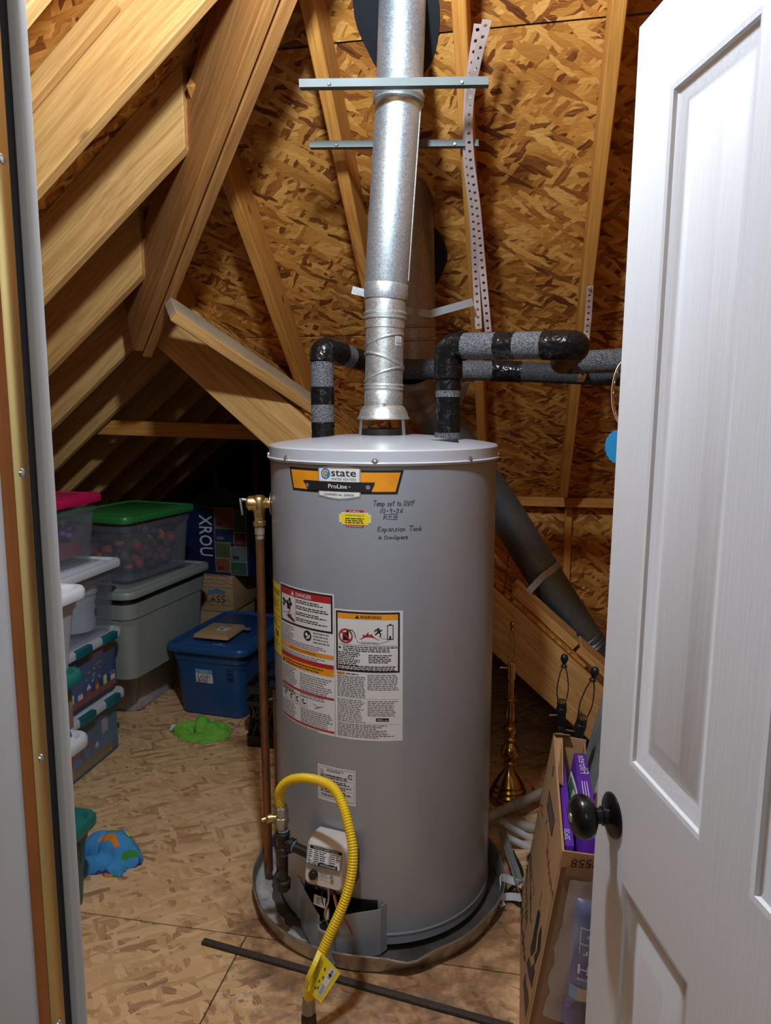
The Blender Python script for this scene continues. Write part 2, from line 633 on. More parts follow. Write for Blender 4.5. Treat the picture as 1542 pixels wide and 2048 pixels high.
def poly_panel(name, pts, thick, mat, parent, outdir):
    """flat sheet: outline pts (coplanar, world), thickness grows along outdir; local xy lies in the sheet"""
    pts = [Vector(p) for p in pts]
    n = Vector(outdir).normalized()
    x = (pts[1] - pts[0]).normalized()
    x = (x - n * x.dot(n)).normalized()
    y = n.cross(x)
    o0 = pts[0]
    l2 = [((p - o0).dot(x), (p - o0).dot(y)) for p in pts]
    a = [Vector((u, v, 0)) for u, v in l2]
    b = [Vector((u, v, thick)) for u, v in l2]
    o = MB().loft([a, b]).build(name, mat, parent, 0)
    o.matrix_world = Matrix.Translation(o0) @ Matrix((x, y, n)).transposed().to_4x4()
    return o


def rrect(w, l, r, z, n=5, cx=0.0, cy=0.0):
    pts = []
    for qx, qy, a0 in ((1, 1, 0), (-1, 1, PI / 2), (-1, -1, PI), (1, -1, 1.5 * PI)):
        for k in range(n + 1):
            a = a0 + k * PI / 2 / n
            pts.append(Vector((cx + qx * (w / 2 - r) + r * math.cos(a), cy + qy * (l / 2 - r) + r * math.sin(a), z)))
    return pts


# ---------------------------------------------------------------- print: lettering, labels
def text_geo(s, size):
    cu = bpy.data.curves.new('t', 'FONT')
    cu.body = s
    cu.size = size
    cu.resolution_u = 2
    ob = bpy.data.objects.new('t', cu)
    COL.objects.link(ob)
    dg = bpy.context.evaluated_depsgraph_get()
    me = bpy.data.meshes.new_from_object(ob.evaluated_get(dg))
    vs = [(v.co.x, v.co.y) for v in me.vertices]
    fs = [tuple(p.vertices) for p in me.polygons]
    bpy.data.objects.remove(ob)
    bpy.data.meshes.remove(me)
    bpy.data.curves.remove(cu)
    return vs, fs


def arc(cx, cy, rx, ry, a0, a1, n=9):
    return [(cx + rx * math.cos(math.radians(a0 + (a1 - a0) * k / n)), cy + ry * math.sin(math.radians(a0 + (a1 - a0) * k / n))) for k in range(n + 1)]


HAND = {
    'T': (.7, [[(0, 1), (.75, 1.02)], [(.4, 1), (.33, 0)]]), 'e': (.5, [[(.05, .3), (.42, .36), (.36, .54), (.2, .58), (.04, .35), (.1, .06), (.28, 0), (.45, .12)]]),
    'm': (.66, [[(0, .55), (.04, 0)], [(.04, .4), (.18, .55), (.28, .4), (.28, 0)], [(.28, .4), (.44, .55), (.54, .4), (.56, 0)]]),
    'p': (.48, [[(0, .55), (.02, -.4)], [(.02, .45), (.24, .55), (.4, .32), (.25, .04), (.03, .1)]]), 's': (.42, [[(.35, .5), (.15, .58), (.05, .42), (.3, .25), (.28, .04), (0, .03)]]),
    't': (.42, [[(.2, .95), (.17, .1), (.35, 0)], [(0, .6), (.4, .66)]]), 'o': (.46, [arc(.2, .27, .19, .27, 0, 360)]), '1': (.25, [[(.1, .9), (.07, 0)]]),
    '2': (.52, [[(0, .7), (.15, .9), (.36, .78), (.3, .5), (0, .05), (.46, .07)]]), '0': (.5, [arc(.22, .42, .2, .42, 0, 360)]), '°': (.25, [arc(.1, .8, .08, .1, 0, 360, 6)]),
    'F': (.5, [[(0, 0), (.05, .9), (.5, .95)], [(.03, .5), (.4, .55)]]), '-': (.42, [[(.04, .4), (.34, .43)]]), '9': (.52, [[(.4, .8), (.2, .95), (.05, .7), (.25, .52), (.4, .75), (.36, 0)]]),
    '6': (.5, [[(.35, .9), (.08, .5), (.08, .15), (.25, 0), (.4, .2), (.25, .4), (.08, .28)]]), 'R': (.58, [[(0, 0), (.05, .95), (.4, .85), (.35, .55), (.05, .45), (.52, 0)]]),
    'E': (.58, [[(.5, .95), (0, .9), (0, 0), (.5, .05)], [(0, .5), (.4, .5)]]), 'B': (.56, [[(0, 0), (0, .95), (.4, .85), (.35, .55), (.05, .5), (.45, .35), (.4, .05), (0, 0)]]),
    'x': (.42, [[(0, .55), (.36, 0)], [(.36, .55), (0, 0)]]), 'a': (.5, [[(.38, .5), (.15, .58), (.02, .25), (.15, 0), (.36, .2), (.38, .5), (.42, 0)]]),
    'n': (.46, [[(0, .55), (.03, 0)], [(.03, .38), (.2, .56), (.33, .4), (.35, 0)]]), 'i': (.2, [[(.05, .55), (.07, 0)], [(.05, .74), (.07, .8)]]),
    'k': (.46, [[(0, 1), (.02, 0)], [(.35, .55), (.03, .25), (.4, 0)]]), 'C': (.52, [arc(.26, .45, .25, .45, 50, 310)]), 'c': (.42, [arc(.2, .27, .19, .27, 50, 310)]),
    'r': (.36, [[(0, .55), (.03, 0)], [(.03, .35), (.15, .55), (.3, .5)]]), 'w': (.58, [[(0, .55), (.12, 0), (.25, .4), (.38, 0), (.5, .55)]]), 'l': (.2, [[(.05, 1), (.07, 0)]]),
    'L': (.5, [[(.03, .95), (0, 0), (.45, .03)]]), 'A': (.6, [[(0, 0), (.27, .95), (.52, 0)], [(.1, .38), (.44, .38)]]), 'G': (.58, [arc(.27, .45, .26, .45, 40, 340) + [(.52, .4), (.3, .4)]]),
    'S': (.5, [[(.42, .85), (.2, .95), (.04, .72), (.4, .35), (.35, .06), (.02, .06)]]), 'M': (.72, [[(0, 0), (.06, .95), (.32, .3), (.58, .95), (.64, 0)]]),
    'X': (.56, [[(0, .95), (.48, 0)], [(.48, .95), (0, 0)]]), 'W': (.74, [[(0, .95), (.16, 0), (.33, .6), (.5, 0), (.66, .95)]]), 'N': (.6, [[(0, 0), (.02, .95), (.48, 0), (.5, .95)]]),
    'O': (.6, [arc(.26, .47, .26, .47, 0, 360)]), 'D': (.56, [[(0, 0), (0, .95), (.3, .88), (.48, .5), (.3, .06), (0, 0)]]), 'Y': (.56, [[(0, .95), (.25, .5), (.25, 0)], [(.5, .95), (.25, .5)]]),
    'U': (.56, [[(0, .95), (.03, .2), (.22, 0), (.42, .2), (.46, .95)]]), 'I': (.2, [[(.05, .95), (.05, 0)]]), ' ': (.36, []), 'H': (.58, [[(0, .95), (0, 0)], [(.48, .95), (.48, 0)], [(0, .5), (.48, .5)]]),
    'K': (.56, [[(0, .95), (0, 0)], [(.48, .95), (.03, .45), (.5, 0)]]), '4': (.5, [[(.1, .95), (0, .4), (.45, .42)], [(.38, .8), (.36, 0)]]), 'Z': (.55, [[(0, .95), (.45, .93), (0, 0), (.5, .03)]]),
}


class Decal:
    """flat print laid on a surface through fn(u, v, lift); one mesh for each ink"""

    def __init__(self, fn, step=0.008):
        self.fn = fn
        self.step = step
        self.m = {}

    def _a(self, mat, pts, fs, lay):
        mb = self.m.setdefault(mat.name, (MB(), mat))[0]
        off = 0.0003 + 0.00035 * lay
        mb.add([self.fn(u, v, off) for u, v in pts], fs)

    def rect(self, u0, v0, u1, v1, mat, lay=0, top=None):
        n = max(1, int(abs(u1 - u0) / self.step))
        pts = []
        for i in range(n + 1):
            u = u0 + (u1 - u0) * i / n
            pts += [(u, v0), (u, v1)]
        self._a(mat, pts, [(2 * i, 2 * i + 2, 2 * i + 3, 2 * i + 1) for i in range(n)], lay)

    def frame(self, u0, v0, u1, v1, w, mat, lay=0):
        self.rect(u0, v0, u1, v0 + w, mat, lay)
        self.rect(u0, v1 - w, u1, v1, mat, lay)
        self.rect(u0, v0 + w, u0 + w, v1 - w, mat, lay)
        self.rect(u1 - w, v0 + w, u1, v1 - w, mat, lay)

    def band(self, tops, bots, mat, lay=0):
        """strip between two polylines sampled at equal counts"""
        pts = []
        for a, c in zip(tops, bots):
            pts += [c, a]
        self._a(mat, pts, [(2 * i, 2 * i + 2, 2 * i + 3, 2 * i + 1) for i in range(len(tops) - 1)], lay)

    def quad(self, a, b, c, d, mat, lay=0, n=10):
        """a-b top edge, d-c bottom edge"""
        lerp = lambda p, q, t: (p[0] + (q[0] - p[0]) * t, p[1] + (q[1] - p[1]) * t)
        self.band([lerp(a, b, i / n) for i in range(n + 1)], [lerp(d, c, i / n) for i in range(n + 1)], mat, lay)

    def disc(self, u, v, r, mat, lay=0, n=20, ry=None):
        pts = [(u + r * math.cos(2 * PI * k / n), v + (ry or r) * math.sin(2 * PI * k / n)) for k in range(n)]
        self._a(mat, pts, [tuple(range(n))], lay)

    def ring(self, u, v, r0, r1, mat, lay=0, a0=0, a1=360, n=24):
        pts = []
        for k in range(n + 1):
            a = math.radians(a0 + (a1 - a0) * k / n)
            pts += [(u + r0 * math.cos(a), v + r0 * math.sin(a)), (u + r1 * math.cos(a), v + r1 * math.sin(a))]
        self._a(mat, pts, [(2 * i, 2 * i + 2, 2 * i + 3, 2 * i + 1) for i in range(n)], lay)

    def poly(self, pts, mat, lay=0):
        self._a(mat, pts, [tuple(range(len(pts)))], lay)

    def text(self, s, u, v, size, mat, lay=0, sx=1.0, align='L', rot=0.0, bold=0.0, fit=None):
        vs_, fs = text_geo(s, size)
        if not vs_:
            return
        x0 = min(p[0] for p in vs_)
        x1 = max(p[0] for p in vs_)
        if fit:
            sx = fit / (x1 - x0)
        wd_ = (x1 - x0) * sx
        du = {'L': 0, 'C': -wd_ / 2, 'R': -wd_}[align]
        c, s_ = math.cos(rot), math.sin(rot)
        pts = []
        for x, y in vs_:
            X_, Y_ = (x - x0) * sx + du, y
            pts.append((u + X_ * c - Y_ * s_, v + X_ * s_ + Y_ * c))
        self._a(mat, pts, fs, lay)
        if bold:
            self._a(mat, [(a + bold, d) for a, d in pts], fs, lay + 0.3)

    def stroke(self, pl, w, mat, lay=0):
        pl = [Vector(p) for p in pl]
        if len(pl) < 2:
            return
        pts = []
        for i, p in enumerate(pl):
            t = (pl[min(i + 1, len(pl) - 1)] - pl[max(i - 1, 0)])
            t = t.normalized() if t.length else Vector((1, 0))
            n = Vector((-t.y, t.x)) * w / 2
            if i == 0:
                p = p - t * w * 0.3
            if i == len(pl) - 1:
                p = p + t * w * 0.3
            pts += [tuple(p + n), tuple(p - n)]
        self._a(mat, pts, [(2 * i, 2 * i + 1, 2 * i + 3, 2 * i + 2) for i in range(len(pl) - 1)], lay)

    def hand(self, s, u, v, h, w, mat, lay=0, slant=0.15, sx=1.0, rot=0.0, seed=1):
        """handwriting"""
        rg = random.Random(seed)
        x = 0.0
        c, s_ = math.cos(rot), math.sin(rot)
        for ch in s:
            wd_, sts = HAND.get(ch, (.4, []))
            k = 0.92 + rg.random() * 0.16
            dy = (rg.random() - 0.5) * 0.06
            for st in sts:
                q = []
                for a, b in st:
                    X_, Y_ = (x + a * k * sx + b * slant) * h, (b * k + dy) * h
                    q.append((u + X_ * c - Y_ * s_, v + X_ * s_ + Y_ * c))
                self.stroke(q, w, mat, lay)
            x += (wd_ + 0.1) * sx

    def para(self, u0, v1, u1, lines, lh, mat, lay=1, seed=1, h=0.42, ragged=0.25):
        """lines of print too small to read"""
        rg = random.Random(seed)
        for i in range(lines):
            v = v1 - (i + 1) * lh
            end = u1 - (u1 - u0) * ragged * rg.random()
            u = u0
            while u < end - 0.002:
                wl = min(end - u, 0.004 + rg.random() * 0.011)
                self.rect(u, v, u + wl, v + lh * h, mat, lay)
                u += wl + 0.0022

    def bars(self, u0, v0, u1, v1, mat, lay=1, seed=3):
        rg = random.Random(seed)
        u = u0
        while u < u1:
            w = 0.0006 + rg.random() * 0.0014
            self.rect(u, v0, min(u + w, u1), v1, mat, lay)
            u += w + 0.0006 + rg.random() * 0.001

    def build(self, parent, base='label', ink='print', root=None):
        first = root
        for i, (k, (mb, mat)) in enumerate(self.m.items()):
            if first is None:
                first = mb.build(base, mat, parent, 0)
                if base in ('print', 'handwriting', 'dial_print', 'chalk_mark'):
                    first['kind'] = 'stuff'
            else:
                mb.build(ink, mat, first if root is None else root, 0, kind='stuff')
        return first
# ---------------------------------------------------------------- the attic shell
def struct(name, label):
    o = empty(name)
    o['kind'] = 'structure'
    o['label'] = label
    return o


C40, S40 = math.cos(math.radians(40)), math.sin(math.radians(40))
UPB = Vector((0, S40, C40))       # outward normal of the far slope
UPL = Vector((-S40, 0, C40))      # outward normal of the left slope
zb = lambda y: 4.348 - T40 * y
zl = lambda x: 3.344 + T40 * x
HIP = 1.197                       # hip line: x + y = HIP
S_SL = 0.874                      # low cross gable: z = zs(x)
zs = lambda x: 1.995 - S_SL * (x + 1.467)
ns = Vector((S_SL, 0, 1)).normalized()

# floor: OSB sub-floor sheets with open joints
floor = struct('floor', 'oriented strand board attic sub-floor, stained round the heater')
GAP = 0.0022
def fsheet(x0, x1, y0, y1):
    MB().box(((x1 - x0) / 2 - GAP, (y1 - y0) / 2 - GAP, -0.009), (x1 - x0 - 2 * GAP, y1 - y0 - 2 * GAP, 0.018)).build('osb_sheet', M_OSBF, floor, 0, loc=(x0 + GAP, y0 + GAP, 0))
ysm = 1.765
for x0, x1, y0, y1 in ((-4.2, -0.74, 0.47, ysm), (-0.74, 1.7, 0.47, ysm), (-4.2, -2.1, ysm, 2.98), (-2.1, 1.7, ysm, 2.98), (-4.2, -1.3, 2.98, 6.7), (-1.3, 1.7, 2.98, 4.2), (-1.3, 1.7, 4.2, 6.7)):
    fsheet(x0, x1, y0, y1)
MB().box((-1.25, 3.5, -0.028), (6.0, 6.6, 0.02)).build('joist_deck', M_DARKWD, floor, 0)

# far roof slope
ceil_b = struct('ceiling', 'sloping strand board roof deck with pine rafters behind the heater')
G2 = 0.003
def bsheet(x0, x1, y0, y1, clip=None):
    pts = [(x0, y0), (x1, y0), (x1, y1), (x0, y1)]
    if clip:
        pts = clip
    poly_panel('osb_sheet', [(x, y, zb(y)) for x, y in pts], 0.012, M_OSB, ceil_b, UPB)
YS = 2.178                        # horizontal joint above the heater
YV = lambda x: (4.348 - zs(x)) / T40   # valley against the low gable
bsheet(0, 0, 0, 0, [(HIP - 0.4, 0.4), (1.7, 0.4), (1.7, 0.94 - G2), (HIP - 0.94, 0.94 - G2)])
bsheet(0, 0, 0, 0, [(HIP - 0.94, 0.94 + G2), (1.7, 0.94 + G2), (1.7, YS - G2), (HIP - YS, YS - G2)])
bsheet(0, 0, 0, 0, [(HIP - YS, YS + G2), (0.20 - G2 + 1.5, YS + G2), (0.20 - G2 + 1.5, 3.05 - G2), (-1.25, 3.05 - G2), (-1.52, 2.75)])
bsheet(0, 0, 0, 0, [(-1.25, 3.05 + G2), (1.7, 3.05 + G2), (1.7, 4.05), (-0.26, 4.05)])
# rafters 2x6
for x in (-1.36, -0.97, -0.583, -0.192, 0.203, 0.60, 1.0, 1.4):
    y0 = max(0.45, HIP - x + 0.02)
    y1 = min(3.82, YV(x) - 0.03)
    d = 0.135
    p0 = Vector((x, y0, zb(y0))) - UPB * d
    p1 = Vector((x, y1, zb(y1))) - UPB * d
    board('rafter', p0, p1, 0.038, d, UPB, M_WOOD2, ceil_b)
# hip: two planks side by side
hd = Vector((-1, 1, -T40)).normalized()
hs = Vector((1, 1, 0)).normalized()
A = Vector((-0.591, 1.789, 2.443))
for k in (-1, 1):
    q = A + hs * 0.021 * k
    board('hip_rafter', q - hd * 1.2, q + hd * ((0.907 + 0.012 * k) / 0.62), 0.036, 0.27, Vector((0, 0, 1)), M_WOOD3, ceil_b)

# left roof slope
ceil_l = struct('ceiling', 'left roof slope with deep jack rafters running down from the hip')
def lsheet(pts):
    poly_panel('osb_sheet', [(x, y, zl(x)) for x, y in pts], 0.012, M_OSB, ceil_l, UPL)
lsheet([(-3.98, 0.4), (-2.05 - G2, 0.4), (-2.05 - G2, 6.6), (-3.98, 6.6)])
lsheet([(-2.05 + G2, 0.4), (HIP - 0.4, 0.4), (-1.5, 2.70 - G2), (-2.05 + G2, 2.70 - G2)])
lsheet([(-2.05 + G2, 2.70 + G2), (-1.5, 2.70 + G2), (-1.47, 6.6), (-2.05 + G2, 6.6)])
for y in (0.70, 1.06, 1.42, 1.79, 2.15, 2.50, 2.87, 3.24, 3.62, 4.0, 4.4, 4.8, 5.2):
    d = 0.184
    xt = HIP - y - 0.06 if y < 2.7 else -1.50
    p0 = Vector((xt, y, zl(xt) - d / C40))
    xe = -3.75
    p1 = Vector((xe, y, zl(xe))) - UPL * d
    board('jack_rafter', p0, p1, 0.038, d, UPL, M_WOOD, ceil_l, shear=d * T40)
board('nailing_block', Vector((-1.02, 1.752, zl(-1.02))) - UPL * 0.05, Vector((-1.9, 1.752, zl(-1.9))) - UPL * 0.05, 0.03, 0.045, UPL, M_WOOD, ceil_l)
# low cross gable behind (ridge runs away from the viewer)
ceil_g = struct('ceiling', 'low cross gable roof with long diagonal rafter behind the heater')
dg_ = Vector((1, 0, -S_SL)).normalized()
board('ridge_board', (-1.47, 2.66, 1.80), (-1.47, 6.6, 1.80), 0.036, 0.20, (0, 0, 1), M_WOOD2, ceil_g)
for y in (2.77, 3.2, 3.6, 4.0, 4.4, 4.8, 5.2):
    p0 = Vector((-1.44, y, zs(-1.44))) - ns * 0.192
    p1 = Vector((0.72, y, zs(0.72))) - ns * 0.192
    board('gable_rafter', p0, p1, 0.038, 0.19, ns, M_WOOD, ceil_g)
    if y < 2.8:
        board('gable_rafter', p0 + Vector((-0.06, 0.045, 0.03)), p0 + Vector((0.34, 0.045, 0.03 - 0.34 * S_SL)), 0.036, 0.10, ns, M_WOOD, ceil_g)
# sheathing on top of the gable rafters, cut along the valley
pts = [(-1.46, 2.80), (-0.07, 2.80), (-0.07, 4.0), (-0.33, 4.0), (-1.46, YV(-1.46) + 0.02)]
poly_panel('osb_sheet', [(x, y, zs(x)) for x, y in pts], 0.011, M_OSB, ceil_g, ns)
pts = [(-0.066, 2.79), (0.74, 2.79), (0.74, 4.0), (-0.066, 4.0)]
poly_panel('osb_sheet', [(x, y, zs(x)) for x, y in pts], 0.011, M_OSB, ceil_g, ns)
pts = [(-1.46, 4.1), (-0.07, 4.1), (-0.07, 6.6), (-1.46, 6.6)]
poly_panel('osb_sheet', [(x, y, zs(x)) for x, y in pts], 0.011, M_OSB, ceil_g, ns)
# planks laid flat on it
def flat_plank(x0, x1, y, w, mat, lift=0.013, dy=0.0, th=0.036):
    board('plank', Vector((x0, y, zs(x0))) + ns * lift, Vector((x1, y + dy, zs(x1))) + ns * lift, w, th, ns, mat, ceil_g)
flat_plank(-0.045, 0.20, 2.90, 0.15, M_WOOD)
flat_plank(0.212, 0.72, 2.90, 0.15, M_WOOD)
kpl = 1.995 - S_SL * 1.467
def on_gable(px, py, lift):
    return on_plane(px, py, (S_SL, 0, 1), kpl + lift * math.sqrt(1 + S_SL ** 2))
e0, e1 = on_gable(340, 641, 0.016), on_gable(640, 840, 0.016)
ed = (e1 - e0).normalized()
ew = ns.cross(ed).normalized()
if ew.y < 0:
    ew = -ew
board('valley_plank', e0 + ew * 0.092, e1 + ew * 0.092, 0.15, 0.038, ns, M_WHITEWD, ceil_g, label='pale valley plank')  # pale top board; its near edge is a separate wood-coloured strip
board('valley_edge', e0 + ew * 0.006, e1 + ew * 0.006, 0.020, 0.038, ns, M_WOOD, ceil_g)
board('collar_tie', (-2.30, 3.31, 1.362), (-1.0, 3.31, 1.332), 0.038, 0.072, (0, 0, 1), M_WOOD2, ceil_g)

# walls
wall_b = struct('wall_back', 'low knee wall of pine studs and strand board behind the heater')
board('plate', (-0.42, 3.98, 0.965), (1.7, 3.98, 0.965), 0.089, 0.05, (0, 0, 1), M_WOOD2, wall_b)
for x in (-0.15, 0.245, 0.64, 1.04, 1.44):
    board('stud', (x, 3.985, max(0.02, zs(x)) if x < 0.8 else 0.02), (x, 3.985, 0.965), 0.038, 0.089, (0, 1, 0), M_WOOD2, wall_b)
poly_panel('osb_sheet', [(-0.40, 4.035, 0.0), (0.74, 4.035, 0.0), (0.74, 4.035, 1.0), (-0.40, 4.035, 1.0)], 0.012, M_OSB, wall_b, (0, 1, 0))
poly_panel('osb_sheet', [(0.745, 4.035, 0.0), (1.7, 4.035, 0.0), (1.7, 4.035, 1.0), (0.745, 4.035, 1.0)], 0.012, M_OSB, wall_b, (0, 1, 0))
wall_f = struct('wall_far', 'dark studded end wall deep inside the low gable')
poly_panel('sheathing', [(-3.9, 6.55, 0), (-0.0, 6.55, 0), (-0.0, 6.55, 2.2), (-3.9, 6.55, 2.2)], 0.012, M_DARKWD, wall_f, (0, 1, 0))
for x in (-3.3, -2.9, -2.5, -2.1, -1.7, -1.3, -0.9):
    board('stud', (x, 6.5, 0), (x, 6.5, 1.55), 0.038, 0.045, (0, 1, 0), M_WOOD2, wall_f)
wall_r = struct('wall_right', 'strand board side wall hidden behind the open door')
poly_panel('osb_sheet', [(1.68, 0.4, 0), (1.68, 4.1, 0), (1.68, 4.1, 1.0), (1.68, 0.4, 4.0)], 0.012, M_OSB, wall_r, (1, 0, 0))
# partition with the doorway; the room the viewer stands in
JX0, JX1 = -0.366, 0.292          # clear opening
M_BACKING = plain('dark_backing', (0.17, 0.10, 0.055), 0.8)
wall_n = struct('wall_front', 'painted partition wall with the attic doorway')
for x0, x1, z0, z1 in ((-4.0, JX0 - 0.02, 0, 4.2), (JX1 + 0.02, 1.7, 0, 4.2), (JX0 - 0.02, JX1 + 0.02, 1.97, 4.2)):
    MB().box(((x0 + x1) / 2, 0.405, (z0 + z1) / 2), (x1 - x0, 0.11, z1 - z0)).build('drywall', M_WALL, wall_n, 0)
    MB().box(((x0 + x1) / 2, 0.4645, (z0 + z1) / 2), (x1 - x0, 0.008, z1 - z0)).build('back_sheet', M_BACKING, wall_n, 0)  # unseen dark sheet, added to cut bounce light off the partition
wall_room = struct('wall_room', 'plain pale walls of the room behind the viewer')
for c, s in (((-1.6, -1.2, 1.2), (0.05, 3.1, 2.4)), ((1.6, -1.2, 1.2), (0.05, 3.1, 2.4)), ((0, -2.75, 1.2), (3.2, 0.05, 2.4))):
    MB().box(c, s).build('drywall', M_WALL, wall_room, 0)
cr = MB().box((0, -1.2, 2.42), (3.2, 3.2, 0.05)).build('ceiling', M_WALL, None, 0)
tag(cr, 'flat pale ceiling of the room behind the viewer', kind='structure')
fr = MB().box((0, -1.15, -0.02), (3.2, 3.24, 0.036)).build('floor', plain('room_carpet', (0.30, 0.26, 0.22), 0.95, bmp=0.4, bscale=200), None, 0)
tag(fr, 'beige carpet of the room behind the viewer', kind='structure')

# left door jamb with brass weather strip
jb = struct('trim_1', 'painted left door jamb with a screwed brass weather strip')
def jbox(name, x0, x1, y0, y1, mat, bev=0.0):
    return MB().box(((x0 + x1) / 2, (y0 + y1) / 2, 1.0), (x1 - x0, y1 - y0, 2.0)).build(name, mat, jb, 30, bev)
jbox('jamb', JX0 - 0.03, JX0, 0.345, 0.466, M_WALL, 0.002)
jbox('orange_edge', JX0 - 0.005, JX0 + 0.0042, 0.460, 0.468, M_ORANGE)  # narrow orange strip along the brass
strip = jbox('brass_strip', JX0 - 0.004, JX0 + 0.005, 0.468, 0.486, M_BRASS, 0.0015)
jbox('black_strip', JX0 - 0.02, JX0 + 0.0015, 0.486, 0.498, M_BLKSTRIP)  # plain black strip between the brass and the jamb edge
jbox('jamb_edge', JX0 - 0.03, JX0 + 0.008, 0.498, 0.512, M_TRIM, 0.003)
for z in (0.30, 0.455, 0.75, 0.98, 1.215, 1.44, 1.66, 1.85):
    MB().lathe([(0.0, 0.0), (0.0036, 0.0), (0.003, 0.0014), (0.0, 0.0018)], 12, m=axis_m((1, 0, 0))).build('screw', M_SCREW, strip, 40, loc=(JX0 + 0.005, 0.477, z))
jb.location = (0.0095, 0, 0)
jb.rotation_euler = (0, 0.0055, 0)
jb.location = (-0.0125, 0, 0)
jr = struct('trim_2', 'painted right door jamb on the hinge side')
MB().box((JX1 + 0.015, 0.405, 1.0), (0.03, 0.12, 2.0)).build('jamb', M_TRIM, jr, 30, 0.002)
jt = struct('trim_3', 'painted head jamb over the doorway')
MB().box(((JX0 + JX1) / 2, 0.405, 1.975), (JX1 - JX0, 0.12, 0.03)).build('jamb', M_TRIM, jt, 30, 0.002)

# ---------------------------------------------------------------- the open panelled door
DW, DH, DT = 0.60, 1.93, 0.035
door = empty('door_1')
tag(door, 'white moulded four-panel door standing open with black round knob', kind='structure')
fe = W(0.300, 0.95)
dd = Vector((-0.103 * CA - 0.995 * SA, -0.103 * SA + 0.995 * CA, 0)).normalized()
hinge = fe - dd * DW
door.location = (hinge.x - 0.0108, hinge.y, 0.012)
door.rotation_euler = (Matrix.Rotation(0.009, 3, 'Y') @ Matrix.Rotation(math.atan2(dd.y, dd.x), 3, 'Z')).to_euler()
# s measured from the free edge
openings = [(0.090, 0.257, 1.032, 1.828), (0.343, 0.510, 1.032, 1.828), (0.090, 0.257, 0.20, 0.868), (0.343, 0.510, 0.20, 0.868)]
us = sorted({0.0, DW} | {o[0] for o in openings} | {o[1] for o in openings})
ws = sorted({0.0, DH} | {o[2] for o in openings} | {o[3] for o in openings})
mb = MB()
yf = 0.0
for i in range(len(us) - 1):
    for j in range(len(ws) - 1):
        cx, cz = (us[i] + us[i + 1]) / 2, (ws[j] + ws[j + 1]) / 2
        if any(o[0] < cx < o[1] and o[2] < cz < o[3] for o in openings):
            continue
        x0, x1 = DW - us[i], DW - us[i + 1]
        mb.add([(x0, yf, ws[j]), (x1, yf, ws[j]), (x1, yf, ws[j + 1]), (x0, yf, ws[j + 1])], [(0, 1, 2, 3)])
mb.add([(0, yf, 0), (DW, yf, 0), (DW, yf, DH), (0, yf, DH), (0, -DT, 0), (DW, -DT, 0), (DW, -DT, DH), (0, -DT, DH)],
       [(0, 1, 5, 4), (1, 2, 6, 5), (2, 3, 7, 6), (3, 0, 4, 7), (4, 5, 6, 7)])
mb.build('slab', M_DOOR, door, 30)
PR = [(0, 0), (0.005, -0.0015), (0.007, -0.005), (0.016, -0.0075), (0.022, -0.011), (0.026, -0.0115), (0.030, -0.0105), (0.052, -0.003), (0.056, -0.002)]
for s0, s1, z0, z1 in openings:
    rings = []
    for ins, dep in PR:
        a, b = DW - s1 + ins, DW - s0 - ins
        rings.append([Vector((a, dep, z0 + ins)), Vector((b, dep, z0 + ins)), Vector((b, dep, z1 - ins)), Vector((a, dep, z1 - ins))])
    MB().loft(rings, False, True).build('panel', M_DOOR, door, 25)
kn = empty('knob', (DW - 0.052, 0, 0.939), 0, door)
kn.scale = (0.87, 0.87, 0.87)
ym = axis_m((0, 1, 0))
MB().lathe([(0, 0), (0.034, 0), (0.034, 0.003), (0.030, 0.006), (0.016, 0.009)], 40, m=ym).build('rose', M_KNOB, kn, 40)
MB().lathe([(0.0125, 0.004), (0.0125, 0.012), (0.0145, 0.013), (0.0145, 0.018), (0.012, 0.019), (0.012, 0.034)], 32, m=ym).build('shank', M_KNOB, kn, 30)
MB().lathe([(0.010, 0.030), (0.020, 0.031), (0.0285, 0.036), (0.033, 0.045), (0.0325, 0.054), (0.028, 0.061), (0.020, 0.065), (0.010, 0.0665), (0.0, 0.067)], 40, m=ym).build('handle', M_KNOB, kn, 50)
MB().lathe([(0.0, 0.0668), (0.007, 0.0668), (0.006, 0.0685), (0, 0.0685)], 20, m=ym).build('key_cylinder', M_SCREW, kn, 40)
MB().box((DW + 0.0005, -DT / 2, 0.939), (0.002, 0.025, 0.057)).build('latch_plate', M_KNOB, door, 30)
# ---------------------------------------------------------------- water heater (local frame: -y faces the doorway)
HR = 0.328
HL = W(-0.006, 2.128)
heater = thing('water_heater', 'tall grey gas water heater standing in the drain pan', 'water heater', (HL.x, HL.y, 0), YAW)
Z0, Z1, ZR = 0.028, 1.352, 1.386
seg = 96
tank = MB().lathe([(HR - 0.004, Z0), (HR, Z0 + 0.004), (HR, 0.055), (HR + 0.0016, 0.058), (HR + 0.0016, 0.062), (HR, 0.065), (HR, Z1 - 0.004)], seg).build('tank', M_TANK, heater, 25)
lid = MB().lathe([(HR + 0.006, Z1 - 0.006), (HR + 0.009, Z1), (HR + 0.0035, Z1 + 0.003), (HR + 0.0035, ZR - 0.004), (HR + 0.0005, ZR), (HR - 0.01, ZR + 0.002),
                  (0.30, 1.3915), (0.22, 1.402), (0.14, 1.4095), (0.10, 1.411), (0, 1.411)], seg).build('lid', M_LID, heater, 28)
cm = lambda u, v, off: ((HR + off) * math.sin(u / HR), -(HR + off) * math.cos(u / HR), v)
for u in (-0.29, -0.02, 0.245, -0.47, 0.47):
    p = Vector(cm(u, Z1 + 0.004, 0.004))
    m = axis_m((math.sin(u / HR), -math.cos(u / HR), 0))
    MB().lathe([(0, 0), (0.006, 0), (0.006, 0.004), (0.003, 0.0055), (0, 0.0055)], 6, p, m).lathe([(0.009, -0.001), (0.009, 0.001)], 12, p, m).build('screw', M_SCREW, lid, 30)
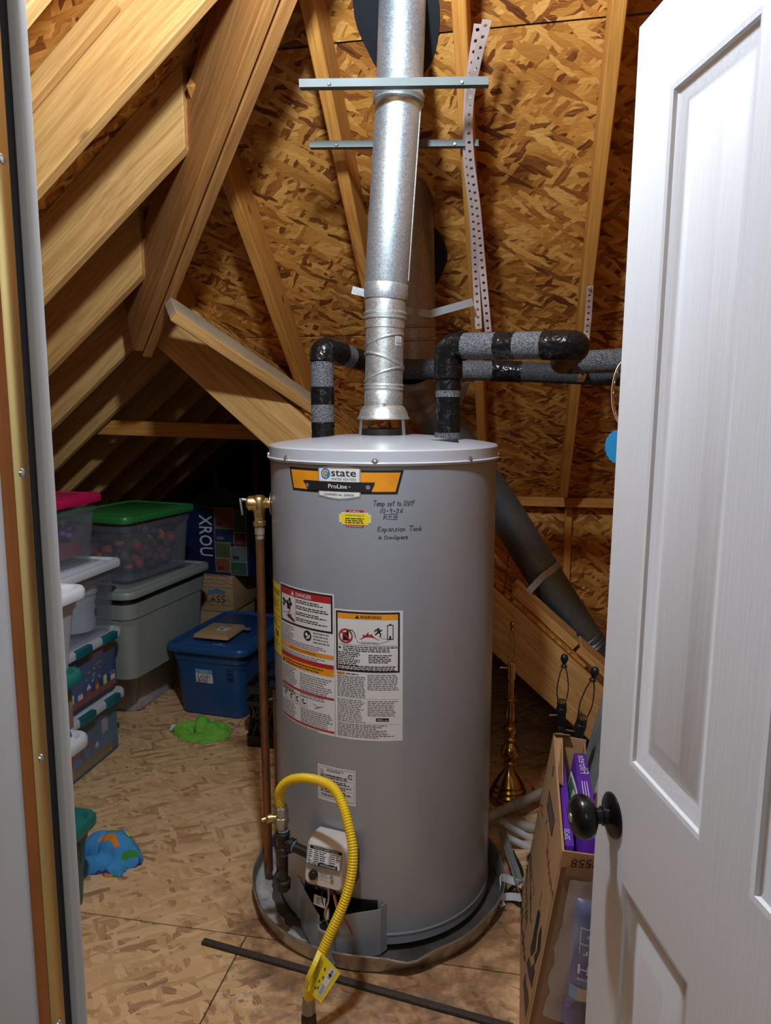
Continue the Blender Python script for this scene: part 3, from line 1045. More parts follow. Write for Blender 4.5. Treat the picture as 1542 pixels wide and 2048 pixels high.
# dark foam gasket scrap lying on the lid
MB().box((0.155, -0.14, 1.4005), (0.10, 0.055, 0.006), Matrix.Rotation(-0.1, 3, 'Z')).build('foam_patch', M_BLACK, lid, 30, 0.001)

# --- brand badge
d = Decal(cm)
d.quad((-0.281, 1.336), (0.052, 1.336), (0.036, 1.275), (-0.266, 1.275), M_INK, 0, 40)
d.quad((-0.272, 1.3295), (0.044, 1.3295), (0.031, 1.2815), (-0.261, 1.2815), M_ORNG, 1, 40)
t_ = [(-0.173, 1.3420), (-0.1438, 1.3475), (-0.1145, 1.3500), (-0.0853, 1.3475), (-0.056, 1.3420)]
b_ = [(-0.173, 1.2660), (-0.1438, 1.2612), (-0.1145, 1.2588), (-0.0853, 1.2612), (-0.056, 1.2660)]
d.band(t_, b_, M_SILVER, 2)
sh = lambda pts, k, dv: [(-0.1145 + (u + 0.1145) * k, v + dv) for u, v in pts]
d.band(sh(t_, 0.945, -0.0035), sh(b_, 0.945, 0.0035), M_PAPER, 3)
d.disc(-0.1505, 1.3245, 0.0135, M_BLUEINK, 4)
d.ring(-0.1505, 1.3245, 0.0075, 0.0095, M_PAPER, 5, 30, 300)
d.disc(-0.1505, 1.3245, 0.0056, M_ORNG, 6)
d.text('state', -0.1345, 1.3190, 0.027, M_INK, 4, bold=0.0008, fit=0.066)
d.text('WATER HEATERS', -0.1345, 1.3085, 0.0088, M_GREYINK, 4, fit=0.066)
d.quad((-0.223, 1.3050), (-0.020, 1.3050), (-0.030, 1.2805), (-0.206, 1.2805), M_INK, 5, 26)
d.text('ProLine', -0.117, 1.2880, 0.0155, M_PAPER, 6, align='C', bold=0.0006, sx=1.08)
d.text('®', -0.0865, 1.2905, 0.006, M_PAPER, 6)
d.text('COMMERCIAL GRADE', -0.1145, 1.2695, 0.0078, M_INK, 5, align='C', fit=0.082)
for u in (-0.2085, -0.0375):
    d.disc(u, 1.2925, 0.0052, M_SILVER, 6)
    d.rect(u - 0.0028, 1.2920, u + 0.0028, 1.2930, M_INK, 7)
    d.rect(u - 0.0005, 1.2897, u + 0.0005, 1.2953, M_INK, 7)
d.build(heater, 'badge').__setitem__('label', 'orange and black maker badge')
# --- plumber's sticker
d = Decal(cm)
d.rect(-0.095, 1.1905, -0.049, 1.2345, M_RED, 0)
d.quad((-0.107, 1.2280), (-0.037, 1.2280), (-0.037, 1.1965), (-0.107, 1.1965), M_PAPER, 1)
d.rect(-0.1135, 1.2010, -0.0305, 1.2235, M_PAPER, 1)
d.quad((-0.105, 1.2265), (-0.039, 1.2265), (-0.039, 1.1980), (-0.105, 1.1980), M_YTAG, 2)
d.rect(-0.1115, 1.2022, -0.0325, 1.2223, M_YTAG, 2)
d.text('CALL', -0.072, 1.2288, 0.0068, M_PAPER, 3, align='C', fit=0.028, bold=0.0004)
d.text('Free Inspection', -0.072, 1.1918, 0.0052, M_PAPER, 3, align='C', fit=0.038)
d.text('Certified Plumbing LLC', -0.072, 1.2190, 0.0062, M_INK, 3, align='C', fit=0.050)
d.para(-0.097, 1.2165, -0.045, 3, 0.0052, M_INK, 3, 5, 0.5, 0.1)
d.build(heater, 'sticker').__setitem__('label', 'small yellow and red plumber sticker')
# --- handwriting in black marker
d = Decal(cm)
for s_, u, v, h, k in (('Temp set to 120°F', -0.026, 1.2455, 0.0135, 0.84), ('10-9-26', -0.008, 1.2280, 0.0125, 1.25), ('REB', 0.001, 1.2115, 0.0150, 1.25), ('Expansion Tank', -0.014, 1.1810, 0.0130, 1.13), ('in Crawlspace', -0.012, 1.1610, 0.0105, 1.05)):
    d.hand(s_, u, v, h, 0.0016, M_INK, 0, 0.16, k, 0.0, len(s_))
d.build(heater, 'handwriting')
# --- yellow energy guide round the left side
d = Decal(cm)
d.rect(-0.53, 0.795, -0.350, 1.000, M_YTAG, 0)
d.text('ENERGYGUIDE', -0.357, 0.968, 0.022, M_INK, 1, align='R', fit=0.165, bold=0.0008)
for v in (0.955, 0.925, 0.905, 0.875):
    d.rect(-0.53, v, -0.357, v + 0.0012, M_INK, 1)
d.para(-0.52, 0.953, -0.358, 3, 0.008, M_GREYINK, 1, 3)
d.para(-0.52, 0.900, -0.358, 3, 0.007, M_GREYINK, 1, 4)
d.text('308', -0.372, 0.845, 0.026, M_INK, 1, align='R', bold=0.001)
d.para(-0.52, 0.838, -0.358, 4, 0.008, M_GREYINK, 1, 5)
d.build(heater, 'energy_label').__setitem__('label', 'yellow energy guide label')
# --- left instruction sheet
d = Decal(cm)
U0, U1 = -0.346, -0.131
d.rect(U0, 0.622, U1, 1.012, M_PAPER, 0)
d.frame(U0 + .003, 0.905, U1 - .004, 1.008, 0.0052, M_INK, 1)
d.rect(U0 + .008, 0.985, U1 - .0092, 1.003, M_RED, 1)
d.text('DANGER', -0.232, 0.9885, 0.0150, M_PAPER, 2, align='C', bold=0.0006)
d.poly([(-0.284, 0.988), (-0.270, 0.988), (-0.277, 1.0)], M_PAPER, 2)
d.rect(-0.266, 0.91, -0.2648, 0.985, M_INK, 1)
for k, (u, v, r) in enumerate(((-0.325, 0.967, .006), (-0.315, 0.963, .005), (-0.325, .955, .006), (-0.303, .962, .007), (-0.292, .972, .006), (-0.286, .962, .006))):
    d.disc(u, v, r, M_INK, 1, 10)
d.rect(-0.306, 0.945, -0.288, 0.962, M_INK, 1)
d.stroke([(-0.295, .948), (-0.294, .934)], 0.002, M_RED, 1)
d.stroke([(-0.300, .939), (-0.288, .938)], 0.002, M_RED, 1)
d.stroke([(-0.334, .928), (-0.312, .934), (-0.27, .936)], 0.001, M_INK, 1)
d.poly([(-0.270, 0.912), (-0.285, .917), (-.300, .921), (-0.311, .927), (-.302, .926), (-.309, .934), (-.298, .929), (-.300, .937), (-.291, .929), (-.287, .935), (-.283, .926), (-.270, .92)], plain('hand_ink', (0.10, 0.03, 0.02)), 1)
for i in range(4):
    d.para(-0.262, 0.982 - i * 0.0165, -0.145, 2, 0.0055, M_INK, 1, 20 + i, 0.5, 0.3)
d.para(U0 + .004, 0.902, -0.270, 6, 0.0062, M_GREYINK, 1, 7, 0.4, 0.3)
d.disc(-0.218, 0.887, 0.0145, M_INK, 1)
d.disc(-0.221, 0.890, 0.005, M_PAPER, 2)
d.poly([(-0.226, 0.876), (-0.210, 0.881), (-0.208, 0.893), (-0.216, 0.886)], M_PAPER, 2)
d.para(-0.197, 0.905, -0.137, 4, 0.0085, M_GREYINK, 1, 9)
d.para(U0 + .004, 0.865, U1 - .006, 3, 0.0055, M_GREYINK, 1, 10)
d.rect(U0 + .002, 0.834, U1 - .002, 0.8455, M_ORNG, 1)
d.text('WARNING / ADVERTENCIA', -0.243, 0.8367, 0.0088, M_INK, 2, align='C', fit=0.105)
d.para(U0 + .004, 0.832, U1 - .006, 2, 0.0055, M_GREYINK, 1, 11)
d.rect(U0 + .002, 0.807, U1 - .002, 0.819, M_RED, 1)
d.rect(U0 + .002, 0.787, U1 - .002, 0.807, M_ORNG, 1)
d.poly([(-0.337, 0.790), (-0.323, 0.790), (-0.330, 0.803)], M_INK, 2)
d.para(-0.318, 0.806, U1 - .01, 2, 0.0075, M_INK, 2, 12, .4)
d.para(U0 + .004, 0.785, -0.262, 12, 0.0062, M_GREYINK, 1, 13)
d.para(-0.250, 0.780, U1 - .006, 11, 0.0062, M_GREYINK, 1, 14)
d.rect(U0 + .002, 0.722, U1 - .002, 0.7285, M_RED, 1, )
d.para(U0 + .004, 0.706 + .014, -0.262, 2, 0.0062, M_GREYINK, 1, 23)
for k, u in enumerate((-0.322, -0.290, -0.262, -0.235)):
    d.frame(u - .011, 0.684, u + .011, 0.712, 0.0008, M_INK, 1)
    d.ring(u, 0.698, 0.004, 0.0075, M_INK, 1, 30 * k, 30 * k + 250)
d.stroke([(-0.20, .700), (-0.183, .694), (-0.168, .699)], 0.0015, M_INK, 1)
d.stroke([(-0.196, .688), (-0.180, .694)], 0.0015, M_INK, 1)
d.para(U0 + .004, 0.682, -0.262, 8, 0.0055, M_GREYINK, 1, 15)
d.para(-0.250, 0.682, U1 - .006, 8, 0.0055, M_GREYINK, 1, 16)
d.rect(U0 + .002, 0.630, U1 - .002, 0.6355, M_RED, 1)
d.para(U0 + .004, 0.6295, U1 - .03, 1, 0.0055, M_GREYINK, 1, 17)
d.build(heater, 'instruction_sheet').__setitem__('label', 'danger and lighting instruction sheet')
# --- right instruction sheet
d = Decal(cm)
U0, U1 = -0.1295, 0.0510
d.rect(U0, 0.622, U1, 0.975, M_PAPER, 0)
d.frame(U0 + .004, 0.8095, U1 - .008, 0.9705, 0.0048, M_INK, 1)
d.rect(U0 + .009, 0.951, U1 - .013, 0.9650, M_ORNG, 1)
d.text('WARNING', -0.033, 0.9537, 0.0115, M_INK, 2, align='C', bold=0.0005)
d.poly([(-0.073, 0.953), (-0.062, 0.953), (-0.0675, 0.963)], M_INK, 2)
d.ring(-0.0985, 0.905, 0.0155, 0.0195, M_RED, 3)
d.rect(-0.107, 0.892, -0.090, 0.914, M_INK, 1)
d.rect(-0.096, 0.912, -0.091, 0.920, M_INK, 1)
d.stroke([(-0.1115, .917), (-0.0855, .893)], 0.0042, M_RED, 3)
d.stroke([(-0.092, .921), (-0.080, .921), (-0.074, .912), (-0.072, .902)], 0.0022, M_INK, 1)
d.stroke([(-0.072, .902), (-0.068, .893), (-0.062, .888), (-0.05, .886), (-0.03, .887), (-0.012, .886), (-0.003, .890), (0.008, .893), (0.015, .896)], 0.0009, M_INK, 1)
d.text('Flammable Vapors', -0.034, 0.8885, 0.0062, M_INK, 2, align='C', fit=0.044)
d.poly([(-0.062, 0.897), (-0.052, .904), (-0.054, .911), (-.046, .909), (-0.038, .919), (-.037, .910), (-.030, .913), (-.022, .904), (-.008, .897)], M_RED, 1)
for pl in ([(-0.020, .912), (-.012, .918), (-.010, .924)], [(-.012, .918), (-.006, .914), (-.008, .906)], [(-.022, .920), (-.018, .926), (-.014, .920)], [(-.012, .918), (-.004, .924)]):
    d.stroke(pl, 0.0036, M_INK, 1)
d.disc(-0.0125, 0.9265, 0.0034, M_INK, 1, 12)
for u in (-0.006, 0.0, 0.006, 0.012):
    d.rect(u, 0.9005 - u * .12, u + 0.003, 0.9025 - u * .12, M_RED, 1)
d.frame(0.010, 0.898, 0.0265, 0.938, 0.0022, M_INK, 1)
d.rect(0.0155, 0.938, 0.021, 0.9405, M_INK, 1)
d.rect(0.0155, 0.899, 0.0205, 0.908, M_INK, 1)
d.rect(U0 + .01, 0.881, U1 - .014, 0.8818, M_INK, 1)
d.poly([(-0.119, 0.870), (-0.111, 0.870), (-0.115, 0.8775)], M_INK, 1)
d.para(-0.106, 0.8805, U1 - .014, 3, 0.0052, M_INK, 1, 31, .5, .15)
d.para(U0 + .01, 0.8640, -0.058, 8, 0.0048, M_INK, 1, 32, .5, .35)
d.para(-0.038, 0.8595, U1 - .014, 5, 0.0048, M_INK, 1, 33, .5, .35)
d.rect(U0 + .01, 0.8265, U1 - .014, 0.827, M_INK, 1)
d.para(U0 + .01, 0.8265 + .001, U1 - .016, 3, 0.0046, M_INK, 1, 34, .55, .05)
d.rect(U0 + .005, 0.799, U0 + .028, 0.8065, M_ORNG, 1)
d.text('WARNING', U0 + .0165, 0.8008, 0.0048, M_INK, 2, align='C', fit=0.020)
d.para(U0 + .031, 0.8075, -0.06, 1, 0.0062, M_INK, 1, 35)
d.para(U0 + .006, 0.799, -0.046, 12, 0.0049, M_GREYINK, 1, 36, .5, .06)
d.para(-0.041, 0.806, U1 - .010, 9, 0.0049, M_GREYINK, 1, 37, .5, .08)
d.rect(U0 + .004, 0.737, U1 - .010, 0.7374, M_INK, 1)
d.para(U0 + .006, 0.735, -0.046, 13, 0.0049, M_GREYINK, 1, 38, .45, .2)
d.para(-0.041, 0.735, U1 - .010, 9, 0.0049, M_GREYINK, 1, 39, .45, .2)
d.rect(-0.019, 0.6765, 0.015, 0.6855, M_INK, 1)
d.text('AHRI', -0.016, 0.6785, 0.0068, M_PAPER, 2, fit=0.012)
d.para(-0.003, 0.6842, 0.013, 1, 0.006, M_SILVER, 2, 4)
d.rect(U0 + .004, 0.6685, U1 - .010, 0.6689, M_INK, 1)
d.para(U0 + .006, 0.668, U1 - .012, 8, 0.0048, M_GREYINK, 1, 40, .5, .4)
d.build(heater, 'instruction_sheet').__setitem__('label', 'warning sheet with flame picture')
# --- rating plate (square code left off)
d = Decal(cm)
U0, U1 = -0.188, -0.0745
d.rect(U0, 0.4325, U1, 0.5345, M_PAPER, 0)
d.frame(U0 + .005, 0.441, U1 - .004, 0.530, 0.0007, M_INK, 1)
d.ring(-0.1735, 0.517, 0.0045, 0.0056, M_INK, 1)
d.text('UL', -0.1735, 0.5148, 0.0052, M_INK, 1, align='C')
d.ring(-0.0885, 0.514, 0.0050, 0.0072, M_INK, 1, 40, 330)
d.text('SA', -0.0875, 0.5118, 0.0062, M_INK, 1, align='C')
d.para(-0.158, 0.528, -0.105, 2, 0.0042, M_INK, 1, 51)
d.para(-0.163, 0.513, -0.105, 1, 0.006, M_INK, 1, 52)
for k, v in enumerate((0.500, 0.486, 0.472, 0.458)):
    d.para(U0 + .009, v + .011, U1 - .010, 2, 0.0050, M_INK, 1, 53 + k, .5, .2)
    d.rect(U0 + .008, v - .0012, U1 - .008, v - .0007, M_INK, 1)
d.bars(U0 + .010, 0.446, -0.103, 0.453, M_INK, 1)
d.build(heater, 'rating_plate').__setitem__('label', 'small white rating plate')

# --- draft hood
hood = empty('draft_hood', (0.0, 0, 0), 0, heater)
MB().lathe([(0.064, 1.405), (0.064, 1.428), (0.060, 1.430), (0.056, 1.428), (0.056, 1.405)], 40, cap0=False, cap1=False).build('flue_collar', M_IRON, hood, 30)
MB().lathe([(0.050, 1.497), (0.054, 1.497), (0.061, 1.491), (0.068, 1.479), (0.0725, 1.464), (0.0765, 1.459), (0.0765, 1.456), (0.071, 1.458), (0.064, 1.474), (0.05, 1.490)], 48, cap0=False, cap1=False).build('bell', M_GALV2, hood, 30)
for a in (-1.05, 0.85, 2.2, 3.75):
    x, y = math.sin(a), -math.cos(a)
    pth = [(x * .0735, y * .0735, 1.462), (x * .0775, y * .0775, 1.412), (x * .0775, y * .0775, 1.4065), (x * .090, y * .090, 1.4055)]
    MB().ribbon(pth, (-y, x, 0), 0.0105, 0.0016).build('leg', M_GALV2, hood, 30)

# --- gas control valve
va = -0.385
gv = empty('gas_control', (math.sin(va) * HR, -math.cos(va) * HR, 0.300), va, heater)
# local: x across, -y outward
MB().box((0, -0.028, -0.005), (0.115, 0.056, 0.100)).build('back_shell', M_BLACK, gv, 35, 0.008, seg=3)
out = []
prof = [(-0.030, 0.060, 0.062, 0.0), (-0.062, 0.060, 0.062, 0), (-0.085, 0.057, 0.057, 0.002), (-0.092, 0.052, 0.050, 0.003)]
rings = []
for y, hx, hz, dz in prof:
    r_ = rrect(2 * hx, 2 * hz, 0.014, 0, 4)
    rings.append([Vector((p.x, y + (p.y > 0) * p.y * 0.38, p.y + dz - 0.004)) for p in r_])
MB().loft(rings).build('cover', M_CREAM, gv, 40)
fs0, fs1 = Vector((0, -0.0925, 0.003)), Vector((0, -0.072, 0.052))
def fmap(z0p, z1p):
    ax = (z1p - z0p).normalized()
    n_ = Vector((1, 0, 0)).cross(ax)
    return lambda u, v, off: tuple(z0p + Vector((u, 0, 0)) + ax * v + n_ * (off + 0.0006))
def covery(zv):
    """front surface of the cover at height zv"""
    return -0.092 + max(0, zv) * 0.38 + 0.0
cmap_ = lambda u, v, off: (u * 1.3, -0.0925 + max(0.0, v * 1.3 + 0.001) * 0.38 - off - 0.0010, v * 1.3)
d = Decal(cmap_, 0.02)
d.rect(-0.038, 0.003, 0.038, 0.036, M_PAPER, 0)
d.frame(-0.038, 0.003, 0.038, 0.036, 0.0009, M_INK, 1)
d.rect(-0.034, 0.0305, 0.038, 0.036, M_INK, 1)
d.text('STATUS LIGHT CODE', 0.002, 0.0318, 0.0044, M_PAPER, 2, align='C', fit=0.056)
for k in range(6):
    d.para(-0.0355, 0.0305 - k * 0.0036, -0.026, 1, 0.0034, M_INK, 1, k, .45, .3)
    d.para(-0.0225, 0.0305 - k * 0.0036, 0.008, 1, 0.0034, M_INK, 1, k + 9, .45, .3)
    d.para(0.012, 0.0305 - k * 0.0036, 0.036, 1, 0.0034, M_INK, 1, k + 19, .45, .3)
d.rect(0.0098, 0.006, 0.0104, 0.0305, M_INK, 1)
d.rect(-0.0245, 0.010, -0.024, 0.0305, M_INK, 1)
d.bars(-0.034, 0.0042, -0.014, 0.0078, M_INK, 1, 5)
d.rect(-0.012, 0.0035, 0.032, 0.0088, M_INK, 1)
d.text('WHITE-RODGERS', 0.011, 0.0045, 0.0042, M_PAPER, 2, align='C', fit=0.036)
d.build(gv, 'status_label')
d = Decal(lambda u, v, off: (u, -0.0925 - off - 0.0004, v), 0.02)
for a in range(-150, 151, 50):
    r = math.radians(a + 90)
    d.disc(-0.026 + 0.0155 * math.cos(r), -0.022 + 0.0155 * math.sin(r), 0.001, M_INK, 0, 8)
d.para(-0.008, -0.0125, 0.016, 4, 0.0028, M_GREYINK, 0, 3)
d.build(gv, 'dial_print')
dl = MB().lathe([(0.0125, 0), (0.0125, 0.006), (0.0105, 0.011), (0, 0.011)], 28, (-0.026, -0.092, -0.022), axis_m((0, -1, 0))).build('dial', M_BLACK, gv, 40)
MB().box((-0.026, -0.1045, -0.022), (0.004, 0.004, 0.020), Matrix.Rotation(0.6, 3, 'Y')).build('dial_grip', M_BLACK, dl, 30, 0.001)
MB().lathe([(0.005, 0), (0.005, 0.003), (0.003, 0.003), (0.003, 0.001), (0, 0.001)], 16, (0.026, -0.092, -0.018), axis_m((0, -1, 0))).build('igniter_button', M_SCREW, gv, 40)
MB().box((-0.020, -0.088, -0.058), (0.009, 0.010, 0.012)).build('plug_socket', M_BLACK, gv, 30, 0.001)
MB().box((0.026, -0.087, -0.060), (0.013, 0.012, 0.016)).build('plug_socket', M_BLACK, gv, 30, 0.001)
MB().box((0.066, -0.035, -0.01), (0.016, 0.03, 0.085)).build('side_connector', M_BLACK, gv, 30, 0.004)
# wires and tubes from the control to the burner door
wz = lambda pts: smooth_path(pts, 6)
MB().tube(wz([(-0.012, -0.07, -0.064), (-0.010, -0.078, -0.10), (-0.002, -0.074, -0.13), (0.0, -0.066, -0.165), (0.012, -0.055, -0.235)]), 0.0022, 8).build('wire', M_BLACK, gv, 50)
MB().tube(wz([(0.005, -0.07, -0.064), (0.007, -0.075, -0.10), (-0.002, -0.078, -0.135), (-0.003, -0.07, -0.165), (0.016, -0.055, -0.225)]), 0.0030, 10).build('gas_tube', plain('pilot_tube', (0.55, 0.45, 0.32), 0.35, 0.7), gv, 50)
MB().tube(wz([(0.026, -0.085, -0.066), (0.032, -0.082, -0.10), (0.033, -0.075, -0.14), (0.022, -0.07, -0.175), (0.014, -0.055, -0.235)]), 0.0028, 10).build('gas_tube', MATS['pilot_tube'], gv, 50)
MB().tube(wz([(0.030, -0.085, -0.066), (0.040, -0.080, -0.115), (0.050, -0.06, -0.16), (0.060, -0.04, -0.21)]), 0.0014, 6).build('wire', M_RED, gv, 50)
MB().box((0.000, -0.070, -0.145), (0.010, 0.010, 0.030)).build('wire_connector', M_PAPER, gv, 30, 0.002)
ptag = MB().box((-0.018, -0.078, -0.108), (0.034, 0.0012, 0.030), Matrix.Rotation(0.12, 3, 'Y')).build('paper_tag', M_PAPER, gv, 0)
d = Decal(lambda u, v, off: (u, -0.0790 - off, v), 0.05)
d.para(-0.026, -0.095, -0.010, 5, 0.0042, M_GREYINK, 0, 8)
d.build(ptag, 'print', 'print', ptag)

# --- burner access shield with round column in front
shd = empty('burner_shield', (0, 0, 0), 0, heater)
zt, zbm = 0.148, 0.012
pl_ = Vector((math.sin(-0.80) * (HR + .001), -math.cos(-0.80) * (HR + .001)))
pr_ = Vector((math.sin(0.015) * (HR + .001), -math.cos(0.015) * (HR + .001)))
pc = Vector((-0.150, -0.368))
def wall2(a, b, z0, z1, nm, mat, th=0.002):
    a, b = Vector(a), Vector(b)
    n_ = Vector((b.y - a.y, a.x - b.x)).normalized() * th
    lo = [Vector((*a, z0)), Vector((*b, z0)), Vector((*(b + n_), z0)), Vector((*(a + n_), z0))]
    hi = [Vector((p.x, p.y, z1)) for p in lo]
    return MB().loft([lo, hi]).build(nm, mat, shd, 0)
wall2(pl_, pc + Vector((-0.02, 0.0)), zbm, zt, 'side_panel', M_TANK)
wall2(pc + Vector((0.02, 0.0)), (pr_.x - 0.012, pr_.y - 0.012), zbm, zt, 'side_panel', M_TANK)
wall2((pr_.x - 0.012, pr_.y - 0.012), pr_ + Vector((0.004, 0.003)), zbm + .004, zt + .010, 'flange', M_TANK)
wall2(pl_ + Vector((-0.012, 0.012)), pl_ + Vector((0.002, -0.002)), zbm + .02, zt + .012, 'flange', M_TANK)
MB().lathe([(0.0245, 0.004), (0.0245, 0.016), (0.026, 0.019), (0.0245, 0.022), (0.0235, 0.030), (0.0235, 0.108), (0.025, 0.112), (0.0255, 0.118), (0.0235, 0.121), (0.021, 0.121), (0.021, 0.02)], 32, (pc.x, pc.y, 0), cap0=True, cap1=True).build('column', M_TANK, shd, 35)
MB().lathe([(0, 0.1165), (0.0208, 0.1165), (0.0208, 0.1175), (0, 0.1175)], 24, (pc.x, pc.y, 0)).build('column_opening', M_BLACK, shd, 0)
# dark burner opening behind the shield
d = Decal(cm)
d.rect(-0.245, 0.03, -0.015, 0.165, M_BLACK, 0)
d.rect(-0.235, 0.165, -0.07, 0.24, M_TANK, 0)
d.build(heater, 'burner_opening')

# ---------------------------------------------------------------- drain pan
pan = thing('drain_pan', 'round dented metal drain pan under the water heater', 'drain pan', (W(-0.022, 2.115).x, W(-0.022, 2.115).y, 0), YAW)
PRD = 0.388
def panring(r, z, wob=0.0):
    pts = []
    for k in range(96):
        a = 2 * PI * k / 96
        w = wob * noise.noise(Vector((math.cos(a) * 2.2, math.sin(a) * 2.2, 3.1)))
        dent = 0.014 * math.exp(-((a - (1.5 * PI + 0.22)) / 0.16) ** 2) if wob else 0
        dz = -0.012 * math.exp(-((a - (1.5 * PI + 0.22)) / 0.10) ** 2) if wob else 0
        pts.append(Vector(((r + w - dent * -1) * math.cos(a), (r + w + dent) * math.sin(a), z + dz)))
    return pts
rim = [panring(PRD - 0.012, 0.002), panring(PRD - 0.006, 0.006), panring(PRD + 0.004, 0.050, 0.010), panring(PRD + 0.008, 0.056, 0.010), panring(PRD + 0.006, 0.060, 0.010), panring(PRD + 0.001, 0.056, 0.010), panring(PRD - 0.010, 0.010)]
MB().loft(rim, False, False).build('rim', M_PAN, pan, 40)
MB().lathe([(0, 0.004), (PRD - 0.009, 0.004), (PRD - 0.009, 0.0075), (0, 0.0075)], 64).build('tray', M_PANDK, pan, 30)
# limescale crust on the tray, left side
cr_ = []
for k in range(25):
    a = PI * 0.88 + (PI * 0.46) * k / 24
    cr_.append((a, 0.335 + 0.012 * noise.noise(Vector((k * .6, 1, 1)))))
mbc = MB()
ra = [Vector((r * math.cos(a), r * math.sin(a), 0.0085)) for a, r in cr_]
rb = [Vector(((PRD - 0.014) * math.cos(a), (PRD - 0.014) * math.sin(a), 0.016 + 0.008 * noise.noise(Vector((a * 6, 2, 0))))) for a, r in cr_]
rc = [Vector(((PRD - 0.004) * math.cos(a), (PRD - 0.004) * math.sin(a), 0.036 + 0.010 * noise.noise(Vector((a * 7, 5, 0))))) for a, r in cr_]
mbc.loft([ra, rb, rc], False, False, closed=False).build('limescale_crust', M_PANIN, pan, 60)
# ---------------------------------------------------------------- flue of the heater
flue = thing('flue_pipe', 'shiny galvanised flue pipe rising from the heater through the roof', 'flue pipe', (HL.x, HL.y, 0), YAW)
def seg_lathe(prof, base, axis, name, mat, parent, seg=48, sm=30):
    return MB().lathe(prof, seg, base, axis_m(axis, (1, 0, 0)), False, False).build(name, mat, parent, sm)
b0 = Vector((0, 0, 1.488))
ax1 = Vector((0.02, 0.0, 1)).normalized()
el = seg_lathe([(0.0555, 0.0), (0.0555, 0.045), (0.0545, 0.047), (0.0545, 0.052), (0.058, 0.056), (0.0545, 0.060), (0.058, 0.065), (0.0545, 0.070), (0.0545, 0.225), (0.057, 0.226), (0.0575, 0.250), (0.062, 0.252), (0.062, 0.256), (0.0575, 0.259), (0.062, 0.264), (0.062, 0.268), (0.0575, 0.272), (0.0575, 0.310), (0.056, 0.311)], b0, ax1, 'connector', M_GALV2, flue)
for z, tl, az in ((0.095, 0.30, 0.3), (0.135, -0.34, 0.2), (0.190, 0.26, 0.1)):
    c = b0 + ax1 * z
    n_ = Vector((-math.sin(tl), 0.15, math.cos(tl))).normalized()
    m = axis_m(n_)
    ring = []
    for k in range(49):
        a = 2 * PI * k / 48
        x, y = 0.0552 * math.cos(a), 0.0552 * math.sin(a)
        zz = -(n_.x * x + n_.y * y) / n_.z
        ring.append(c + Vector((x, y, zz)))
    MB().tube(ring, 0.0034, 8).build('swivel_seam', M_GALV2, flue, 50)
MB().lathe([(0, 0), (0.005, 0), (0.004, 0.003), (0, 0.003)], 8, b0 + Vector((0.002, -0.0565, 0.012)), axis_m((0, -1, 0))).build('screw', M_SCREW, flue, 30)
d = Decal(lambda u, v, off: (0.0551 * math.sin(u / 0.055) + (v - 1.488) * 0.02, -0.0556 * math.cos(u / 0.055) - off, v), 0.003)
d.rect(0.031, 1.663, 0.056, 1.688, M_PAPER, 0)
d.bars(0.033, 1.665, 0.054, 1.673, M_INK, 1, 9)
d.para(0.033, 1.687, 0.054, 3, 0.0042, M_GREYINK, 1, 2)
d.build(flue, 'sticker')
b1 = b0 + ax1 * 0.305
ax2 = Vector((0.068, -0.012, 1)).normalized()
L2 = 0.555
seg_lathe([(0.0600, 0.0), (0.0625, 0.012), (0.0625, 0.040), (0.0615, 0.043), (0.0625, 0.046), (0.0625, L2 - 0.04), (0.064, L2 - 0.038), (0.070, L2 - 0.034), (0.065, L2 - 0.028), (0.070, L2 - 0.020), (0.070, L2 - 0.012), (0.065, L2 - 0.006), (0.064, L2 + 0.028), (0.0635, L2 + 0.03)], b1, ax2, 'pipe', M_GALV, flue)
b2 = b1 + ax2 * L2
ax3 = Vector((0.035, -0.01, 1)).normalized()
seg_lathe([(0.0635, 0.0), (0.0635, 0.82)], b2, ax3, 'pipe', M_GALV, flue)
MB().tube([b1 + ax2 * 0.05 + Vector((0.060, -0.014, 0)), b1 + ax2 * (L2 - 0.045) + Vector((0.060, -0.014, 0))], 0.0032, 6).build('lock_seam', M_GALV, flue, 40)
# dark opening cut in the deck round each pipe
fl = struct('trim_4', 'dark ragged roof opening and flashing round the flue')
def roof_hole(px, py, ru, rv, mat=M_HOLE, sd=0):
    c = back_pt(px, py)
    ex, ey = Vector((1, 0, 0)), Vector((0, C40, -S40))
    pts = []
    for k in range(40):
        a = 2 * PI * k / 40
        r = 1 + 0.10 * noise.noise(Vector((math.cos(a) * 1.5, math.sin(a) * 1.5, sd)))
        pts.append(c + ex * ru * r * math.cos(a) + ey * rv * r * math.sin(a) - UPB * 0.003)
    MB().loft([pts, [p - UPB * 0.001 for p in pts]]).build('opening', mat, fl, 0)
    return c
roof_hole(795, 22, 0.118, 0.185, M_HOLE, 1)
roof_hole(838, 508, 0.098, 0.155, M_HOLE, 4)

